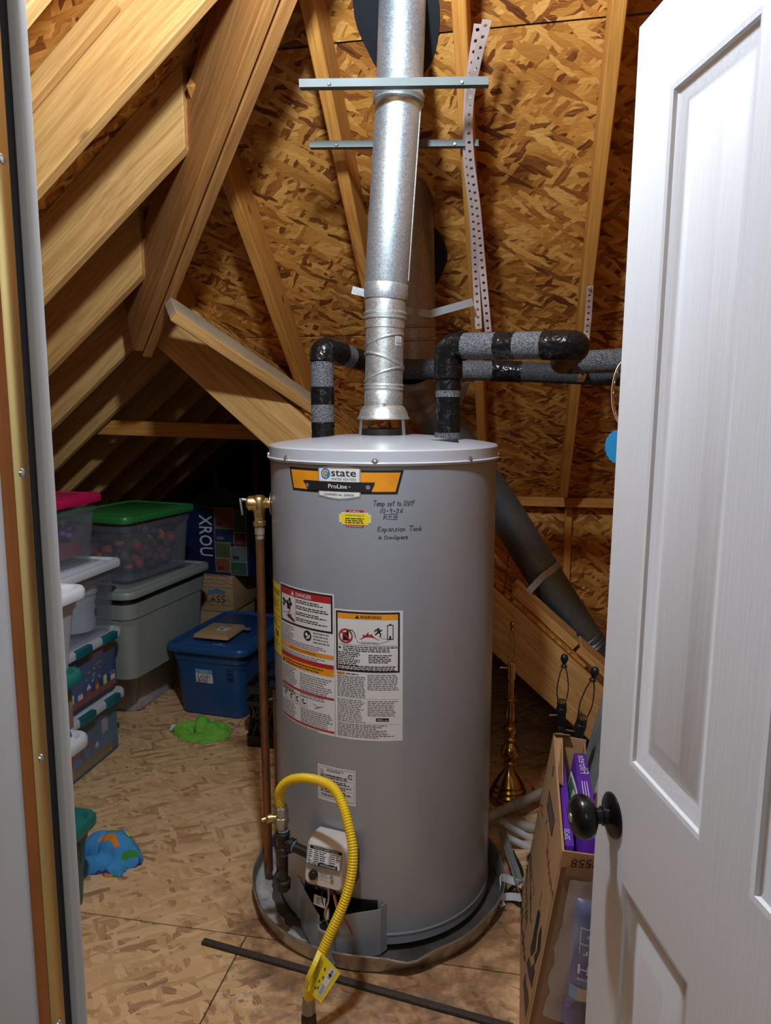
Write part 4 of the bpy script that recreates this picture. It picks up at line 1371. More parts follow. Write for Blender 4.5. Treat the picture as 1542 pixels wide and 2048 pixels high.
# ---------------------------------------------------------------- second vent, dull old metal, with a diagonal run
vent = thing('furnace_vent', 'dull old metal vent with elbow and long diagonal pipe behind the heater', 'vent pipe')
va0, va1 = P(822, 470, 2.62), P(828, 742, 2.66)
hi = va0 + (va0 - va1) * 0.8
rv = 0.080
MB().tube([va1, hi], rv, 40, False).build('pipe', M_OLDG, vent, 40)
va_ax = (va0 - va1).normalized()
for f_ in (0.02, 0.035, 0.11, 0.155):
    c = va1 + va_ax * f_
    MB().lathe([(rv, -0.005), (rv + 0.0045, -0.002), (rv + 0.0045, 0.002), (rv, 0.005)], 40, c, axis_m(va_ax), False, False).build('crimp_ring', M_OLDG, vent, 40)
vb0, vb1 = P(1000, 1010, 2.98), P(1196, 1322, 2.98)
ve = P(842, 792, 2.74)
epath = smooth_path([va1, va1 + (ve - va1) * 0.35 + Vector((0, 0, -0.005)), ve, ve + (vb0 - ve) * 0.12], 6)
MB().tube(epath, [rv + (0.004 if (k // 3) % 2 else 0.0) for k in range(len(epath))], 36, False).build('elbow', M_OLDG, vent, 30)
st = epath[-1]
MB().tube([st, st + (vb0 - st) * 0.5, vb0, vb0 + (vb1 - vb0) * 0.86], [rv - .002, rv - .002, rv - .004, rv - .004], 40, False).build('pipe', M_VENT, vent, 40)
dv = (vb1 - vb0).normalized()
lst = vb0 + (vb1 - vb0) * 0.84
MB().lathe([(rv - .006, 0), (rv - .001, 0.005), (rv - .001, 0.02), (rv - .007, 0.026), (rv - .001, 0.034), (rv - .007, 0.042), (rv - .002, 0.05), (rv - .007, 0.06), (rv - .010, 0.16)], 40, lst, axis_m(dv), False, False).build('crimped_end', M_VENT, vent, 30)
sm_ = vb0 + (vb1 - vb0) * 0.02
MB().tube([vb0 + Vector((-0.02, -rv * 0.93, 0.015)), vb0 + (vb1 - vb0) * 0.84 + Vector((-0.02, -rv * 0.93, 0.015))], 0.003, 6).build('lock_seam', M_VENT, vent, 40)
# steel strap holding the diagonal pipe down to the gable plank
cs = vb0 + (vb1 - vb0) * 0.42
u1 = dv.cross(Vector((0, 1, 0))).normalized()
if u1.z < 0:
    u1 = -u1
pth = []
for k in range(10):
    a = math.radians(100 - k * 19)
    pth.append(cs + u1 * math.sin(a) * (rv + .001) + Vector((0, -1, 0)) * math.cos(a) * -1 * 0 + (Vector((0, -1, 0)) * math.cos(math.radians(100 - k * 19 - 0)) * 0))
pth = [cs + (u1 * math.cos(a) + Vector((0, -1, 0)) * math.sin(a)) * (rv + 0.0005) for a in [math.radians(-40 + 18 * k) for k in range(8)]]
end = P(1022, 1222, 2.83)
MB().ribbon(pth + [end], dv, 0.028, 0.0016).build('strap', M_STEEL, vent, 30)
# flat steel strap across the rafters holding the upright part
s0, s1 = P(704, 580, 2.62), P(946, 604, 2.60)
mid0, mid1 = va1 + va_ax * 0.23 + Vector((-0.085, -0.03, 0.02)), va1 + va_ax * 0.19 + Vector((0.07, -0.06, 0))
MB().ribbon([s0, s0 + (mid0 - s0) * 0.5, mid0, va1 + va_ax * 0.20 + Vector((-0.02, -0.088, 0)), mid1, s1 + (mid1 - s1) * 0.5, s1], (0, 0, 1), 0.026, 0.0014).build('strap', M_STEEL, vent, 40)
MB().ribbon([P(935, 765, 2.5), P(915, 815, 2.62)], (1, 0, 0.3), 0.018, 0.0014).build('strap', M_STEEL, vent, 40)

# ---------------------------------------------------------------- insulated water pipes
def pipe_run(th, pts, r, parts, elbow_r=0.034):
    """parts: (start, end, material, radius factor, name) as fractions of the run"""
    path = fillet(pts, elbow_r, 8)
    ln = [0.0]
    for a, b in zip(path, path[1:]):
        ln.append(ln[-1] + (b - a).length)
    tot = ln[-1]
    def pt(s):
        s = max(0, min(tot, s))
        for i in range(len(ln) - 1):
            if ln[i + 1] >= s:
                k = (s - ln[i]) / max(1e-9, ln[i + 1] - ln[i])
                return path[i].lerp(path[i + 1], k)
        return path[-1]
    for k, (a, b, mat, rf, nm) in enumerate(parts):
        n = max(2, int((b - a) * tot / 0.012))
        pp = [pt((a + (b - a) * i / n) * tot) for i in range(n + 1)]
        tape = mat is M_TAPE
        rr = [r * rf * (1 + (0.05 * noise.noise(Vector((i * 0.7, k, r * 10))) if tape else 0)) for i in range(n + 1)]
        MB().tube(pp, rr, 20).build(nm, mat, th, 50)
FO, TA, FD = 'foam_sleeve', 'tape_wrap', 'foam_sleeve'
lp = thing('water_pipe', 'insulated water pipe rising at the left of the flue', 'water pipe')
q0 = P(646, 868, 2.128)
q0.z = 1.398
q1 = P(643, 694, 2.10)
q1 = Vector((q0.x, q0.y, q1.z))
q2 = P(770, 737, 2.50)
q3 = P(1000, 742, 2.50)
q4 = P(1242, 752, 2.42)
pipe_run(lp, [q0, q1, q2, q3, q4], 0.0335, [(0, 0.035, M_TAPE, 1, TA), (0.035, 0.07, M_FOAM, 1.0, FO), (0.07, 0.105, M_TAPE, 1.02, TA), (0.105, 0.155, M_FOAM, 1.0, FO), (0.155, 0.245, M_TAPE, 1.12, TA),
         (0.245, 0.285, M_FOAM, 1.0, FO), (0.285, 0.36, M_TAPE, 1.0, TA), (0.36, 0.60, M_FOAMD, 1.0, FO), (0.60, 0.705, M_FOAM, 1.0, FO), (0.705, 0.775, M_TAPE, 1.08, TA), (0.775, 1.0, M_FOAMD, 1.0, FO)])
rp = thing('water_pipe', 'insulated water pipe rising at the right of the flue and turning right', 'water pipe')
q0 = P(895, 874, 2.06)
q0.z = 1.394
q1 = P(893, 690, 2.02)
q1 = Vector((q0.x, q0.y, q1.z))
q2 = P(1152, 690, 1.86)
q3 = P(1122, 726, 2.28)
q4 = P(1245, 721, 2.26)
pipe_run(rp, [q0, q1, q2, q3, q4], 0.0355, [(0, 0.022, M_FOAM, 1.04, FO), (0.022, 0.085, M_TAPE, 1, TA), (0.085, 0.105, M_TAPE, 0.99, TA), (0.105, 0.120, M_FOAM, 1.0, FO), (0.120, 0.148, M_TAPE, 1.0, TA), (0.148, 0.253, M_TAPE, 1.12, TA),
         (0.253, 0.334, M_FOAM, 1.0, FO), (0.334, 0.38, M_TAPE, 1.02, TA), (0.38, 0.444, M_FOAM, 1.0, FO), (0.444, 0.62, M_TAPE, 1.08, TA), (0.62, 0.87, M_TAPE, 0.98, TA), (0.87, 1.0, M_FOAM, 1.0, FO)])

# ---------------------------------------------------------------- hangers
def bracket(name, label, a, b, w=0.026):
    o = thing(name, label, 'metal strip')
    a, b = Vector(a), Vector(b)
    e = (b - a).normalized()
    n_ = UPB.cross(e).normalized()
    if n_.z > 0:
        n_ = -n_
    MB().ribbon([a, b], n_.cross(e) if False else (0, -S40 * .3, 1), w * 0.72, 0.0015).build('face', M_STRIP, o, 0)
    lo = Vector((0, 0, -w * 0.36))
    MB().ribbon([a + lo + Vector((0, 0.010, 0)), b + lo + Vector((0, 0.010, 0))], (0, 1, 0), 0.022, 0.0015).build('flange', M_STRIP, o, 0)
    for f_ in (0.16, 0.86):
        MB().lathe([(0, 0), (0.005, 0), (0.003, 0.003), (0, 0.003)], 8, a.lerp(b, f_) + Vector((0, -0.002, -0.004)), axis_m((0, -1, 0))).build('screw', M_SCREW, o, 30)
    return o
f1 = 1.995
bracket('support_strip', 'upper galvanised angle strip crossing in front of the flue', P(598, 166, f1), P(977, 161, f1))
f2 = 2.25
bracket('support_strip', 'lower galvanised angle strip passing behind the flue', P(619, 288, f2), P(957, 285, f2), 0.024)

def perforated(o, path, side, w, pitch, mat, name='strap'):
    """metal band with a row of round holes"""
    path = smooth_path(path, 10)
    ln = [0.0]
    for a, b in zip(path, path[1:]):
        ln.append(ln[-1] + (b - a).length)
    def at_(s):
        s = max(0.0, min(ln[-1] - 1e-6, s))
        for i in range(len(ln) - 1):
            if ln[i + 1] >= s:
                k = (s - ln[i]) / max(1e-9, ln[i + 1] - ln[i])
                t = (path[i + 1] - path[i]).normalized()
                return path[i].lerp(path[i + 1], k), t
    n = int(ln[-1] / pitch)
    mb = MB()
    side = Vector(side)
    rh = w * 0.22
    for i in range(n):
        def pt(du, dv_):
            p, t = at_((i + 0.5) * pitch + du)
            s = (side - t * side.dot(t)).normalized()
            return p + s * dv_
        outer = [(-pitch / 2, -w / 2), (0, -w / 2), (pitch / 2, -w / 2), (pitch / 2, 0), (pitch / 2, w / 2), (0, w / 2), (-pitch / 2, w / 2), (-pitch / 2, 0)]
        vs_ = [pt(*q) for q in outer]
        vs_ += [pt(rh * math.cos(math.radians(225 + 45 * k)), rh * math.sin(math.radians(225 + 45 * k))) for k in range(8)]
        mb.add(vs_, [(k, (k + 1) % 8, 8 + (k + 1) % 8, 8 + k) for k in range(8)])
    ob = mb.build(name, mat, o, 0)
    md = ob.modifiers.new('thick', 'SOLIDIFY')
    md.thickness = 0.0012
    md.offset = 0
    return ob
st1 = thing('hanger_strap', 'long pale perforated hanger strap folded double beside the rafter', 'hanger strap')
fb = lambda px, py, dn=0.165: back_pt(px, py, dn)
perforated(st1, [fb(974, 40, .20), fb(952, 130, .19), fb(938, 215, .17), fb(940, 310, .165), fb(954, 420, .165), fb(965, 540, .18), fb(977, 668, .26)], (1, 0, 0.1), 0.0235, 0.0275, M_STRAP)
perforated(st1, [fb(957, 48, .16), fb(944, 130, .155), fb(936, 200, .15), fb(934, 320, .15), fb(946, 430, .15), fb(952, 560, .165), fb(958, 668, .25)], (1, 0, 0.1), 0.0235, 0.0275, M_STRAP)
st2 = thing('hanger_strap', 'short perforated strap screwed to the right rafter, holding pipes', 'hanger strap')
perforated(st2, [fb(1180, 572, .140), fb(1176, 640, .145), fb(1170, 700, .20), P(1166, 745, 2.36), P(1160, 765, 2.40)], (1, 0, 0.1), 0.0235, 0.0275, M_STRAP)
MB().lathe([(0, 0), (0.0065, 0), (0.004, 0.004), (0, 0.004)], 8, fb(1180, 578, .143), axis_m((0, -1, -0.3))).build('screw', M_SCREW, st2, 30)
st3 = thing('hanger_strap', 'looped perforated strap just showing beside the door edge', 'hanger strap')
c = P(1252, 785, 1.95)
perforated(st3, [c + RGT * (-0.035 * math.sin(t * PI)) + Vector((0, 0.0, 0.085 * math.cos(t * PI))) for t in [k / 8 for k in range(9)]], (-SA * .8 + .5, CA * .8, 0), 0.0235, 0.0275, M_STRAP)
wr = thing('wire', 'thin loose wire dangling from the rafter left of the flue', 'wire')
MB().tube(smooth_path([fb(706, 482, .15), fb(712, 500, .17), fb(730, 525, .2), fb(741, 545, .2)], 6), 0.0014, 6).build('strand', M_SCREW, wr, 50)
MB().tube(smooth_path([fb(695, 527, .16), fb(686, 565, .17), fb(683, 610, .18), fb(686, 655, .2), fb(691, 690, .25)], 6), 0.0012, 6).build('strand', M_SCREW, wr, 50)

# ---------------------------------------------------------------- relief valve and copper discharge pipe
tp = thing('relief_valve_pipe', 'brass relief valve with copper discharge pipe down the heater side', 'relief valve', (HL.x, HL.y, 0), YAW)
vx, vy, vz = -0.365, -0.02, 1.212
MB().lathe([(0.012, 0), (0.012, 0.03), (0.017, 0.03), (0.017, 0.012)], 6, (-0.325, vy, vz), axis_m((-1, 0, 0))).lathe([(0.0125, 0), (0.0125, 0.045)], 20, (-0.318, vy, vz), axis_m((-1, 0, 0))).build('inlet_nut', M_BRASSF, tp, 30)
MB().lathe([(0.034, 0.0), (0.034, 0.002), (0.014, 0.004)], 32, (-0.3275, vy, vz), axis_m((-1, 0, 0))).build('escutcheon', M_SCREW, tp, 30)
MB().lathe([(0.013, -0.040), (0.016, -0.038), (0.016, -0.028), (0.019, -0.022), (0.021, -0.010), (0.021, 0.012), (0.017, 0.020), (0.010, 0.024), (0, 0.024)], 28, (vx, vy, vz)).lathe([(0.018, 0.0), (0.0215, 0.006), (0.0215, 0.030), (0.017, 0.034), (0.009, 0.038), (0, 0.038)], 28, (vx, vy, vz), axis_m((-1, 0, 0))).build('valve_body', M_BRASSF, tp, 40)
MB().lathe([(0.005, 0.034), (0.005, 0.050), (0, 0.050)], 12, (vx, vy, vz + .004), axis_m((-1, 0, 0.15))).build('stem', M_SCREW, tp, 40)
MB().box((vx - 0.052, vy, vz - 0.010), (0.004, 0.014, 0.050), Matrix.Rotation(-0.12, 3, 'Y')).build('lever', M_STEEL, tp, 30, 0.0015)
MB().lathe([(0.014, 0), (0.019, 0.002), (0.019, 0.014), (0.015, 0.016), (0.0155, 0.03), (0.013, 0.032)], 8, (vx, vy, vz - 0.068)).build('adapter_nut', M_BRASSF, tp, 30)
MB().lathe([(0.0132, 0), (0.0132, 0.012), (0.0148, 0.013), (0.0148, 0.040), (0.0132, 0.042)], 24, (vx, vy, vz - 0.105)).build('coupling', plain('corroded_copper', (0.36, 0.27, 0.18), 0.6, 0.5, var=0.4, scale=60), tp, 30)
MB().tube([(vx, vy, vz - 0.07), (vx - 0.001, vy, 0.7), (vx + 0.004, vy - 0.006, 0.045)], 0.0128, 24).build('copper_pipe', M_COPPER, tp, 40)
sec = thing('drain_tube', 'thin tube standing close behind the copper discharge pipe', 'tube', (HL.x, HL.y, 0), YAW)
MB().tube([(-0.338, 0.018, 0.62), (-0.338, 0.016, 0.03)], 0.006, 12).build('tube', M_COPPER, sec, 40)

# ---------------------------------------------------------------- gas supply: iron tee, drip leg, valve, yellow hose
gp = thing('gas_pipe', 'black iron gas tee with drip leg beside the control', 'gas pipe', (HL.x, HL.y, 0), YAW)
def hloc(px, py, f):
    """heater-local coordinates"""
    p = P(px, py, f) - HL
    return Vector((p.x * CA + p.y * SA, -p.x * SA + p.y * CA, p.z))
tee = hloc(566, 1683, 1.835)
n0 = Vector((math.sin(va) * HR, -math.cos(va) * HR, 0.300)) + Matrix.Rotation(va, 3, 'Z') @ Vector((-0.058, -0.055, 0.004))
xa = (n0 - tee).normalized()
MB().lathe([(0.0165, -0.030), (0.0195, -0.028), (0.0195, -0.016), (0.016, -0.012), (0.016, 0.012), (0.0195, 0.016), (0.0195, 0.028), (0.0165, 0.030)], 28, tee).lathe([(0.0155, 0.0), (0.0155, 0.018), (0.0195, 0.022), (0.0195, 0.034), (0.0165, 0.036)], 28, tee, axis_m(xa)).build('tee', M_IRON, gp, 35)
MB().tube([tee + xa * 0.03, n0 + xa * 0.008], 0.0132, 24).build('nipple', M_IRON, gp, 40)
MB().tube([tee + Vector((0, 0, -0.025)), tee + Vector((-0.001, 0, -0.115))], 0.0132, 24).build('drip_leg', M_IRON, gp, 40)
MB().lathe([(0.0175, 0.0), (0.019, 0.003), (0.019, 0.016), (0.0175, 0.020), (0.012, 0.022)], 8, tee + Vector((-0.001, 0, -0.142))).lathe([(0.020, 0.020), (0.020, 0.028), (0.016, 0.030)], 28, tee + Vector((-0.001, 0, -0.142))).build('cap', M_IRON, gp, 30)
for z in (0.034, -0.0345):
    MB().lathe([(0.0145, -0.003), (0.0165, 0), (0.0145, 0.003)], 24, tee + Vector((0, 0, z))).build('sealant', M_DOPE, gp, 40)
MB().lathe([(0.0145, 0.033), (0.0165, 0.036), (0.0145, 0.040)], 24, tee, axis_m(xa)).build('sealant', M_DOPE, gp, 40)
vlv = tee + Vector((-0.002, 0, 0.075))
gvv = empty('shutoff_valve', vlv, 0, gp)
MB().lathe([(0.014, -0.040), (0.0135, -0.02), (0.0195, -0.018), (0.0195, -0.002), (0.016, 0.0), (0.016, 0.006), (0.019, 0.008), (0.019, 0.026), (0.0155, 0.030)], 6, (0, 0, 0)).lathe([(0.0165, -0.03), (0.0165, 0.028)], 24, (0, 0, 0)).build('valve_body', plain('nickel_brass', (0.40, 0.39, 0.36), 0.35, 0.8), gvv, 30)
MB().lathe([(0.008, 0), (0.008, 0.012), (0.0125, 0.013), (0.0125, 0.026), (0.010, 0.028), (0, 0.028)], 20, (-0.012, -0.002, -0.002), axis_m((-1, -0.3, 0))).lathe([(0.006, 0), (0.0075, 0.006), (0.0075, 0.012), (0, 0.013)], 16, (-0.04, -0.010, -0.002), axis_m((-1, -0.3, -0.2))).build('tap', M_BRASSF, gvv, 35)

hose = thing('gas_hose', 'bright yellow corrugated gas hose arching over to the floor', 'gas hose')
def hp(px, py, f):
    return P(px, py, f)
hs_ = HL + Vector((vlv.x * CA - vlv.y * SA, vlv.x * SA + vlv.y * CA, vlv.z + 0.02))
hpts = [hs_, hp(559, 1606, 1.83), hp(560, 1580, 1.82), hp(577, 1562, 1.80), hp(605, 1556, 1.765), hp(640, 1562, 1.725), hp(668, 1578, 1.69), hp(686, 1612, 1.655), hp(699, 1660, 1.62), hp(706, 1705, 1.595), hp(702, 1755, 1.575), hp(688, 1805, 1.560), hp(664, 1860, 1.545), hp(640, 1915, 1.535), hp(623, 1965, 1.535), hp(617, 2000, 1.54)]
hpath = smooth_path(hpts, 40)
ln = [0.0]
for a, b in zip(hpath, hpath[1:]):
    ln.append(ln[-1] + (b - a).length)
rp_, rr_, s, j = [], [], 0.0, 0
PITCHH = 0.0064
k = 0
while s < ln[-1]:
    while ln[j + 1] < s and j < len(ln) - 2:
        j += 1
    t = (s - ln[j]) / max(1e-9, ln[j + 1] - ln[j])
    rp_.append(hpath[j].lerp(hpath[j + 1], t))
    rr_.append((0.0118, 0.0124, 0.0118, 0.0102)[k % 4])
    k += 1
    s += PITCHH / 4
MB().tube(rp_, rr_, 16).build('hose', M_YELLOW, hose, 60)
up_ = Vector((0, 0, 1))
e0 = hpath[-1]
MB().lathe([(0.0145, -0.034), (0.0165, -0.030), (0.0165, -0.008), (0.0145, -0.004), (0.0145, 0.004), (0.012, 0.006)], 8, e0).lathe([(0.0135, -0.04), (0.0135, 0.003)], 24, e0).build('end_nut', plain('dull_steel', (0.30, 0.28, 0.25), 0.42, 0.8), hose, 30)
MB().lathe([(0.015, -0.064), (0.019, -0.060), (0.019, -0.044), (0.015, -0.034)], 10, e0 + Vector((0, 0, 0))).build('union', M_IRON, hose, 30)
MB().tube(fillet([e0 + Vector((0, 0, -0.04)), e0 + Vector((0, 0, -0.082)), e0 + Vector((0.03, -0.02, -0.088))], 0.015, 6), 0.0145, 20).build('elbow', M_IRON, hose, 40)
# folded paper tag round the hose
tg0, tg1, tg2, tg3 = P(640, 1902, 1.53), P(681, 1947, 1.49), P(642, 2006, 1.49), P(612, 1978, 1.52)
tgo = MB()
n_ = (tg1 - tg0).cross(tg3 - tg0).normalized() * 0.0006
tgo.loft([[tg0, tg1, tg2, tg3], [p + n_ for p in (tg0, tg1, tg2, tg3)]])
tgob = tgo.build('paper_tag', M_YTAG, hose, 0)
def tmap(u, v, off):
    a = tg0.lerp(tg1, u)
    b = tg3.lerp(tg2, u)
    nn = n_ if n_.y < 0 else -n_
    return tuple(a.lerp(b, v) + nn.normalized() * (off + 0.0008))
d = Decal(tmap, 10)
d.rect(0.60, 0.05, 0.86, 0.88, M_PAPER, 0)
d.rect(0.66, 0.22, 0.80, 0.27, M_INK, 1)
for k in range(9):
    d.rect(0.68, 0.10 + k * 0.028, 0.79, 0.10 + k * 0.028 + 0.014, M_INK, 1)
for k in range(7):
    d.rect(0.64 + k * 0.026, 0.56, 0.65 + k * 0.026, 0.84, M_GREYINK, 1)
for k in range(6):
    d.rect(0.06 + k * 0.045, 0.08 + (k % 3) * 0.03, 0.072 + k * 0.045, 0.86 - (k % 2) * 0.2, M_INK, 0)
for u, v in ((0.42, 0.2), (0.42, 0.55), (0.40, 0.75), (0.5, 0.40), (0.5, 0.7)):
    d.rect(u, v, u + 0.05, v + 0.07, M_INK, 0)
d.build(tgob, 'print', 'print', tgob)
tgb = MB().ribbon(smooth_path([tg0, P(628, 1930, 1.505), P(615, 1960, 1.50), tg3], 4), tg1 - tg0, 0.012, 0.0006).build('tag_fold', M_YTAG, hose, 0)
# ---------------------------------------------------------------- storage totes on the left
def tote(name, label, w, l, h, body, lidm, loc, rz=0.0, taper=0.88, rim=0.018, lid_h=0.032, r=0.04, latch=None, band=None, ledge=0.80, group=None, dome=True):
    """plastic storage box: tapered body with a moulded ledge, overhanging lid; loc = base centre"""
    t = thing(name, label, 'storage bin', loc, rz, group)
    hb = h - lid_h
    wt, lt = w - 2 * rim, l - 2 * rim
    wb, lb = wt * taper, lt * taper
    def at(f_, k=0.0):
        return (wb + (wt - wb) * f_ + k, lb + (lt - lb) * f_ + k)
    rings = []
    for f_, k in ((0.0, -0.02), (0.015, 0.0), (ledge - 0.004, -0.006), (ledge, 0.004), (0.985, 0.004), (0.99, 0.018), (1.0, 0.018)):
        a, b = at(f_, k)
        rings.append(rrect(a, b, r, hb * f_ + 0.001))
    inner = []
    for f_, k in ((1.0, 0.008), (0.97, -0.004), (0.03, -0.012)):
        a, b = at(f_, k)
        inner.append(rrect(a, b, r * 0.95, hb * f_ + 0.002))
    MB().loft(rings + inner).build('body', body, t, 40)
    lr = [rrect(w - 0.012, l - 0.012, r, hb - 0.012), rrect(w - 0.002, l - 0.002, r + 0.004, hb - 0.013), rrect(w, l, r + 0.004, hb - 0.008), rrect(w, l, r + 0.004, hb + 0.010), rrect(w - 0.010, l - 0.010, r, hb + 0.018),
          rrect(w - 0.035, l - 0.035, r * 0.9, hb + 0.019), rrect(w - 0.055, l - 0.055, r * 0.8, hb + 0.008), rrect(w - 0.10, l - 0.10, r * 0.7, hb + 0.009), rrect(w - 0.12, l - 0.12, r * 0.6, hb + 0.018)]
    lido = MB().loft(lr).build('lid', lidm, t, 40)
    if latch:
        for sx in (-1, 1):
            for yy in (-l * 0.3, 0.0, l * 0.3):
                MB().box((sx * (w / 2 - 0.004), yy, hb + 0.002), (0.026, l * 0.17, 0.036)).build('latch', latch, lido, 35, 0.006)
        for yy in (-1, 1):
            MB().box((0, yy * (l / 2 - 0.004), hb + 0.002), (w * 0.4, 0.022, 0.034)).build('latch', latch, lido, 35, 0.006)
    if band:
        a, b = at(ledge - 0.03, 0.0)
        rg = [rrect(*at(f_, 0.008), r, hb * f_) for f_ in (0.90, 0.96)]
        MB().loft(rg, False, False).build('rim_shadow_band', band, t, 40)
    return t

# stack beyond the jamb (right faces at x = -1.74, far ends at y = 2.78)
def stackA(z, h, **kw):
    return dict(loc=(-1.74 - 0.21 + kw.get('dx', 0), 2.78 - 0.29, z), h=h)
XA, YA = -1.912, 2.49
tote('storage_tote', 'clear tote with teal latched lid on the floor, bottom of the left stack', 0.44, 0.61, 0.285, M_CLEAR, M_TRANSW, (XA, YA, 0.0), 0, 0.92, latch=M_TEAL)
tote('storage_tote', 'clear tote with teal latched lid holding printed village boxes, second in stack', 0.44, 0.61, 0.275, M_CLEAR, M_TRANSW, (XA, YA, 0.286), 0.0, 0.94, latch=M_TEAL)
tote('storage_tote', 'clear tote with white lid holding a white bucket', 0.43, 0.60, 0.305, M_CLEAR, M_WHITEP, (XA + .022, YA, 0.563), 0.0, 0.92)
tote('storage_tote', 'clear tote with magenta lid, topmost of the left stack', 0.37, 0.52, 0.285, M_CLEAR, M_PINK, (XA + 0.018, YA - 0.02, 0.870), 0.0, 0.90)
# nearer stack, cut by the door jamb
XB, YB = -1.447, 1.62
tote('storage_tote', 'translucent teal tote with marker writing, bottom of the near stack', 0.40, 0.50, 0.285, M_TEALB, M_TEALG, (XB + .005, YB, 0.0), 0.0, 0.90)
tote('storage_tote', 'pale pink tote with cloudy white lid, on the teal tote', 0.40, 0.48, 0.255, plain('pink_tote', (0.44, 0.27, 0.29), 0.4, var=0.05), M_TRANSW, (XB, YB, 0.288), 0.0, 0.86)
tote('storage_tote', 'low clear tote with green-teal lid in the near stack', 0.40, 0.48, 0.195, M_CLEAR, M_TEALG, (XB - 0.005, YB, 0.546), 0.0, 0.92)
tote('storage_tote', 'clear tote with white lid on top of the near stack', 0.41, 0.49, 0.25, M_CLEAR2, M_WHITEP, (XB + .012, YB, 0.744), 0.0, 0.88)
# farther row
tote('storage_tote', 'cloudy tote with pale lid on the floor under the grey tote', 0.34, 0.46, 0.25, M_CLEAR2, M_TRANSW, (-1.965, 3.31, 0.0), -0.05, 0.90)
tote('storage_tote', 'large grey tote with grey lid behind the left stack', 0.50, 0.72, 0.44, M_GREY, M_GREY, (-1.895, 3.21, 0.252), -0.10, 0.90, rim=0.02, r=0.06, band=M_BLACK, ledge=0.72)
tote('storage_tote', 'clear tote with green lid full of autumn decorations on the grey tote', 0.42, 0.53, 0.325, M_CLEAR, M_GREENL, (-1.885, 3.20, 0.694), -0.18, 0.90)
tote('storage_tote', 'navy blue tote with blue lid and name sticker behind the heater', 0.435, 0.63, 0.375, M_BLUE, M_BLUE, (-1.440, 3.40, 0.0), -0.10, 0.88, rim=0.022, r=0.05, ledge=0.82)

# marks on the totes
def decal_on(o_name, label_, fn):
    pass
TOT = [o for o in bpy.data.objects if o.name.startswith('storage_tote') and o.parent is None]
def find_tote(txt):
    return [o for o in TOT if txt in o['label']][0]
def face_map(t, side, w, l, h, taper, rim=0.018, lift=0.0035):
    """print coordinates on a tote face: u along the face, v height"""
    wt, lt = w - 2 * rim, l - 2 * rim
    def fn(u, v, off):
        k = taper + (1 - taper) * v / (h - 0.032)
        if side == 'front':
            return (u, -lt / 2 * k - lift - off, v)
        return (wt / 2 * k + lift + off, u, v)
    return fn
tb = find_tote('navy blue')
d = Decal(face_map(tb, 'front', 0.435, 0.63, 0.375, 0.88, 0.022), 1)
d.rect(-0.062, 0.175, 0.030, 0.245, M_PAPER, 0)
d.rect(-0.062, 0.222, 0.030, 0.245, plain('pale_blue_print', (0.16, 0.34, 0.55), 0.5), 1)
d.text('HELLO', -0.016, 0.2275, 0.014, M_PAPER, 2, align='C')
d.hand('LAWN', -0.052, 0.198, 0.020, 0.0034, M_INK, 2, 0.25, 1.2, seed=3)
d.hand('BAGS', -0.052, 0.179, 0.016, 0.003, M_INK, 2, 0.25, 1.3, seed=5)
d.hand('LEB', 0.108, 0.255, 0.034, 0.0042, M_INK, 0, 0.0, 1.0, rot=-PI / 2, seed=2)
d.build(tb, 'name_sticker')
d = Decal(lambda u, v, off: (u, v, 0.3635 + off), 1)
d.stroke([(0.02, -0.255), (0.09, -0.257)], 0.003, M_PAPER, 0)
d.stroke([(0.055, -0.235), (0.056, -0.262)], 0.003, M_PAPER, 0)
d.stroke([(0.045, -0.250), (0.066, -0.246)], 0.003, M_PAPER, 0)
d.build(tb, 'chalk_mark')
tp_ = find_tote('pale pink')
d = Decal(face_map(tp_, 'side', 0.40, 0.48, 0.255, 0.86), 1)
d.hand('XMAS', -0.02, 0.150, 0.052, 0.006, plain('maroon_marker', (0.06, 0.008, 0.02), 0.5), 0, 0.1, 1.0, seed=4)
d.build(tp_, 'handwriting')
tt_ = find_tote('translucent teal')
d = Decal(face_map(tt_, 'side', 0.40, 0.50, 0.285, 0.90), 1)
d.hand('TOYS', 0.06, 0.195, 0.040, 0.006, M_INK, 0, 0.1, 0.95, seed=6)
d.hand('ROOM', 0.06, 0.150, 0.040, 0.006, M_INK, 0, 0.1, 0.95, seed=7)
d.build(tt_, 'handwriting')

# things inside the clear totes
def blobs(name, label, box, n, cols, r0, r1, seed, cat):
    rg = random.Random(seed)
    (x0, x1), (y0, y1), (z0, z1) = box
    root = thing(name, label, cat, ((x0 + x1) / 2, (y0 + y1) / 2, z0))
    root['kind'] = 'stuff'
    for ci, (cname, c) in enumerate(cols):
        mb = MB()
        for _ in range(n // len(cols)):
            r = r0 + (r1 - r0) * rg.random()
            p = Vector(((rg.random() - .5) * (x1 - x0 - 2 * r), (rg.random() - .5) * (y1 - y0 - 2 * r), r + rg.random() ** 1.3 * (z1 - z0 - 2 * r)))
            m = Euler((rg.random() * 3, rg.random() * 3, 0)).to_matrix()
            sq = 0.5 + 0.5 * rg.random()
            mb.lathe([(0.0, -r * sq), (r * .7, -r * .7 * sq), (r, 0), (r * .7, r * .7 * sq), (0.0, r * sq)], 8, p, m)
        mb.build('clump', plain(cname, c, 0.6, var=0.3, scale=30), root, 50, kind='stuff')
    return root
blobs('autumn_decorations', 'orange and red artificial autumn flowers inside the green-lidded tote', ((-2.05, -1.72), (3.00, 3.40), (0.71, 0.985)), 230,
      [('autumn_orange', (0.55, 0.14, 0.03)), ('autumn_red', (0.42, 0.05, 0.03)), ('autumn_brown', (0.16, 0.07, 0.03)), ('autumn_green', (0.06, 0.10, 0.03)), ('autumn_dark', (0.05, 0.03, 0.03)), ('autumn_plum', (0.10, 0.05, 0.09))], 0.014, 0.036, 11, 'decorations')
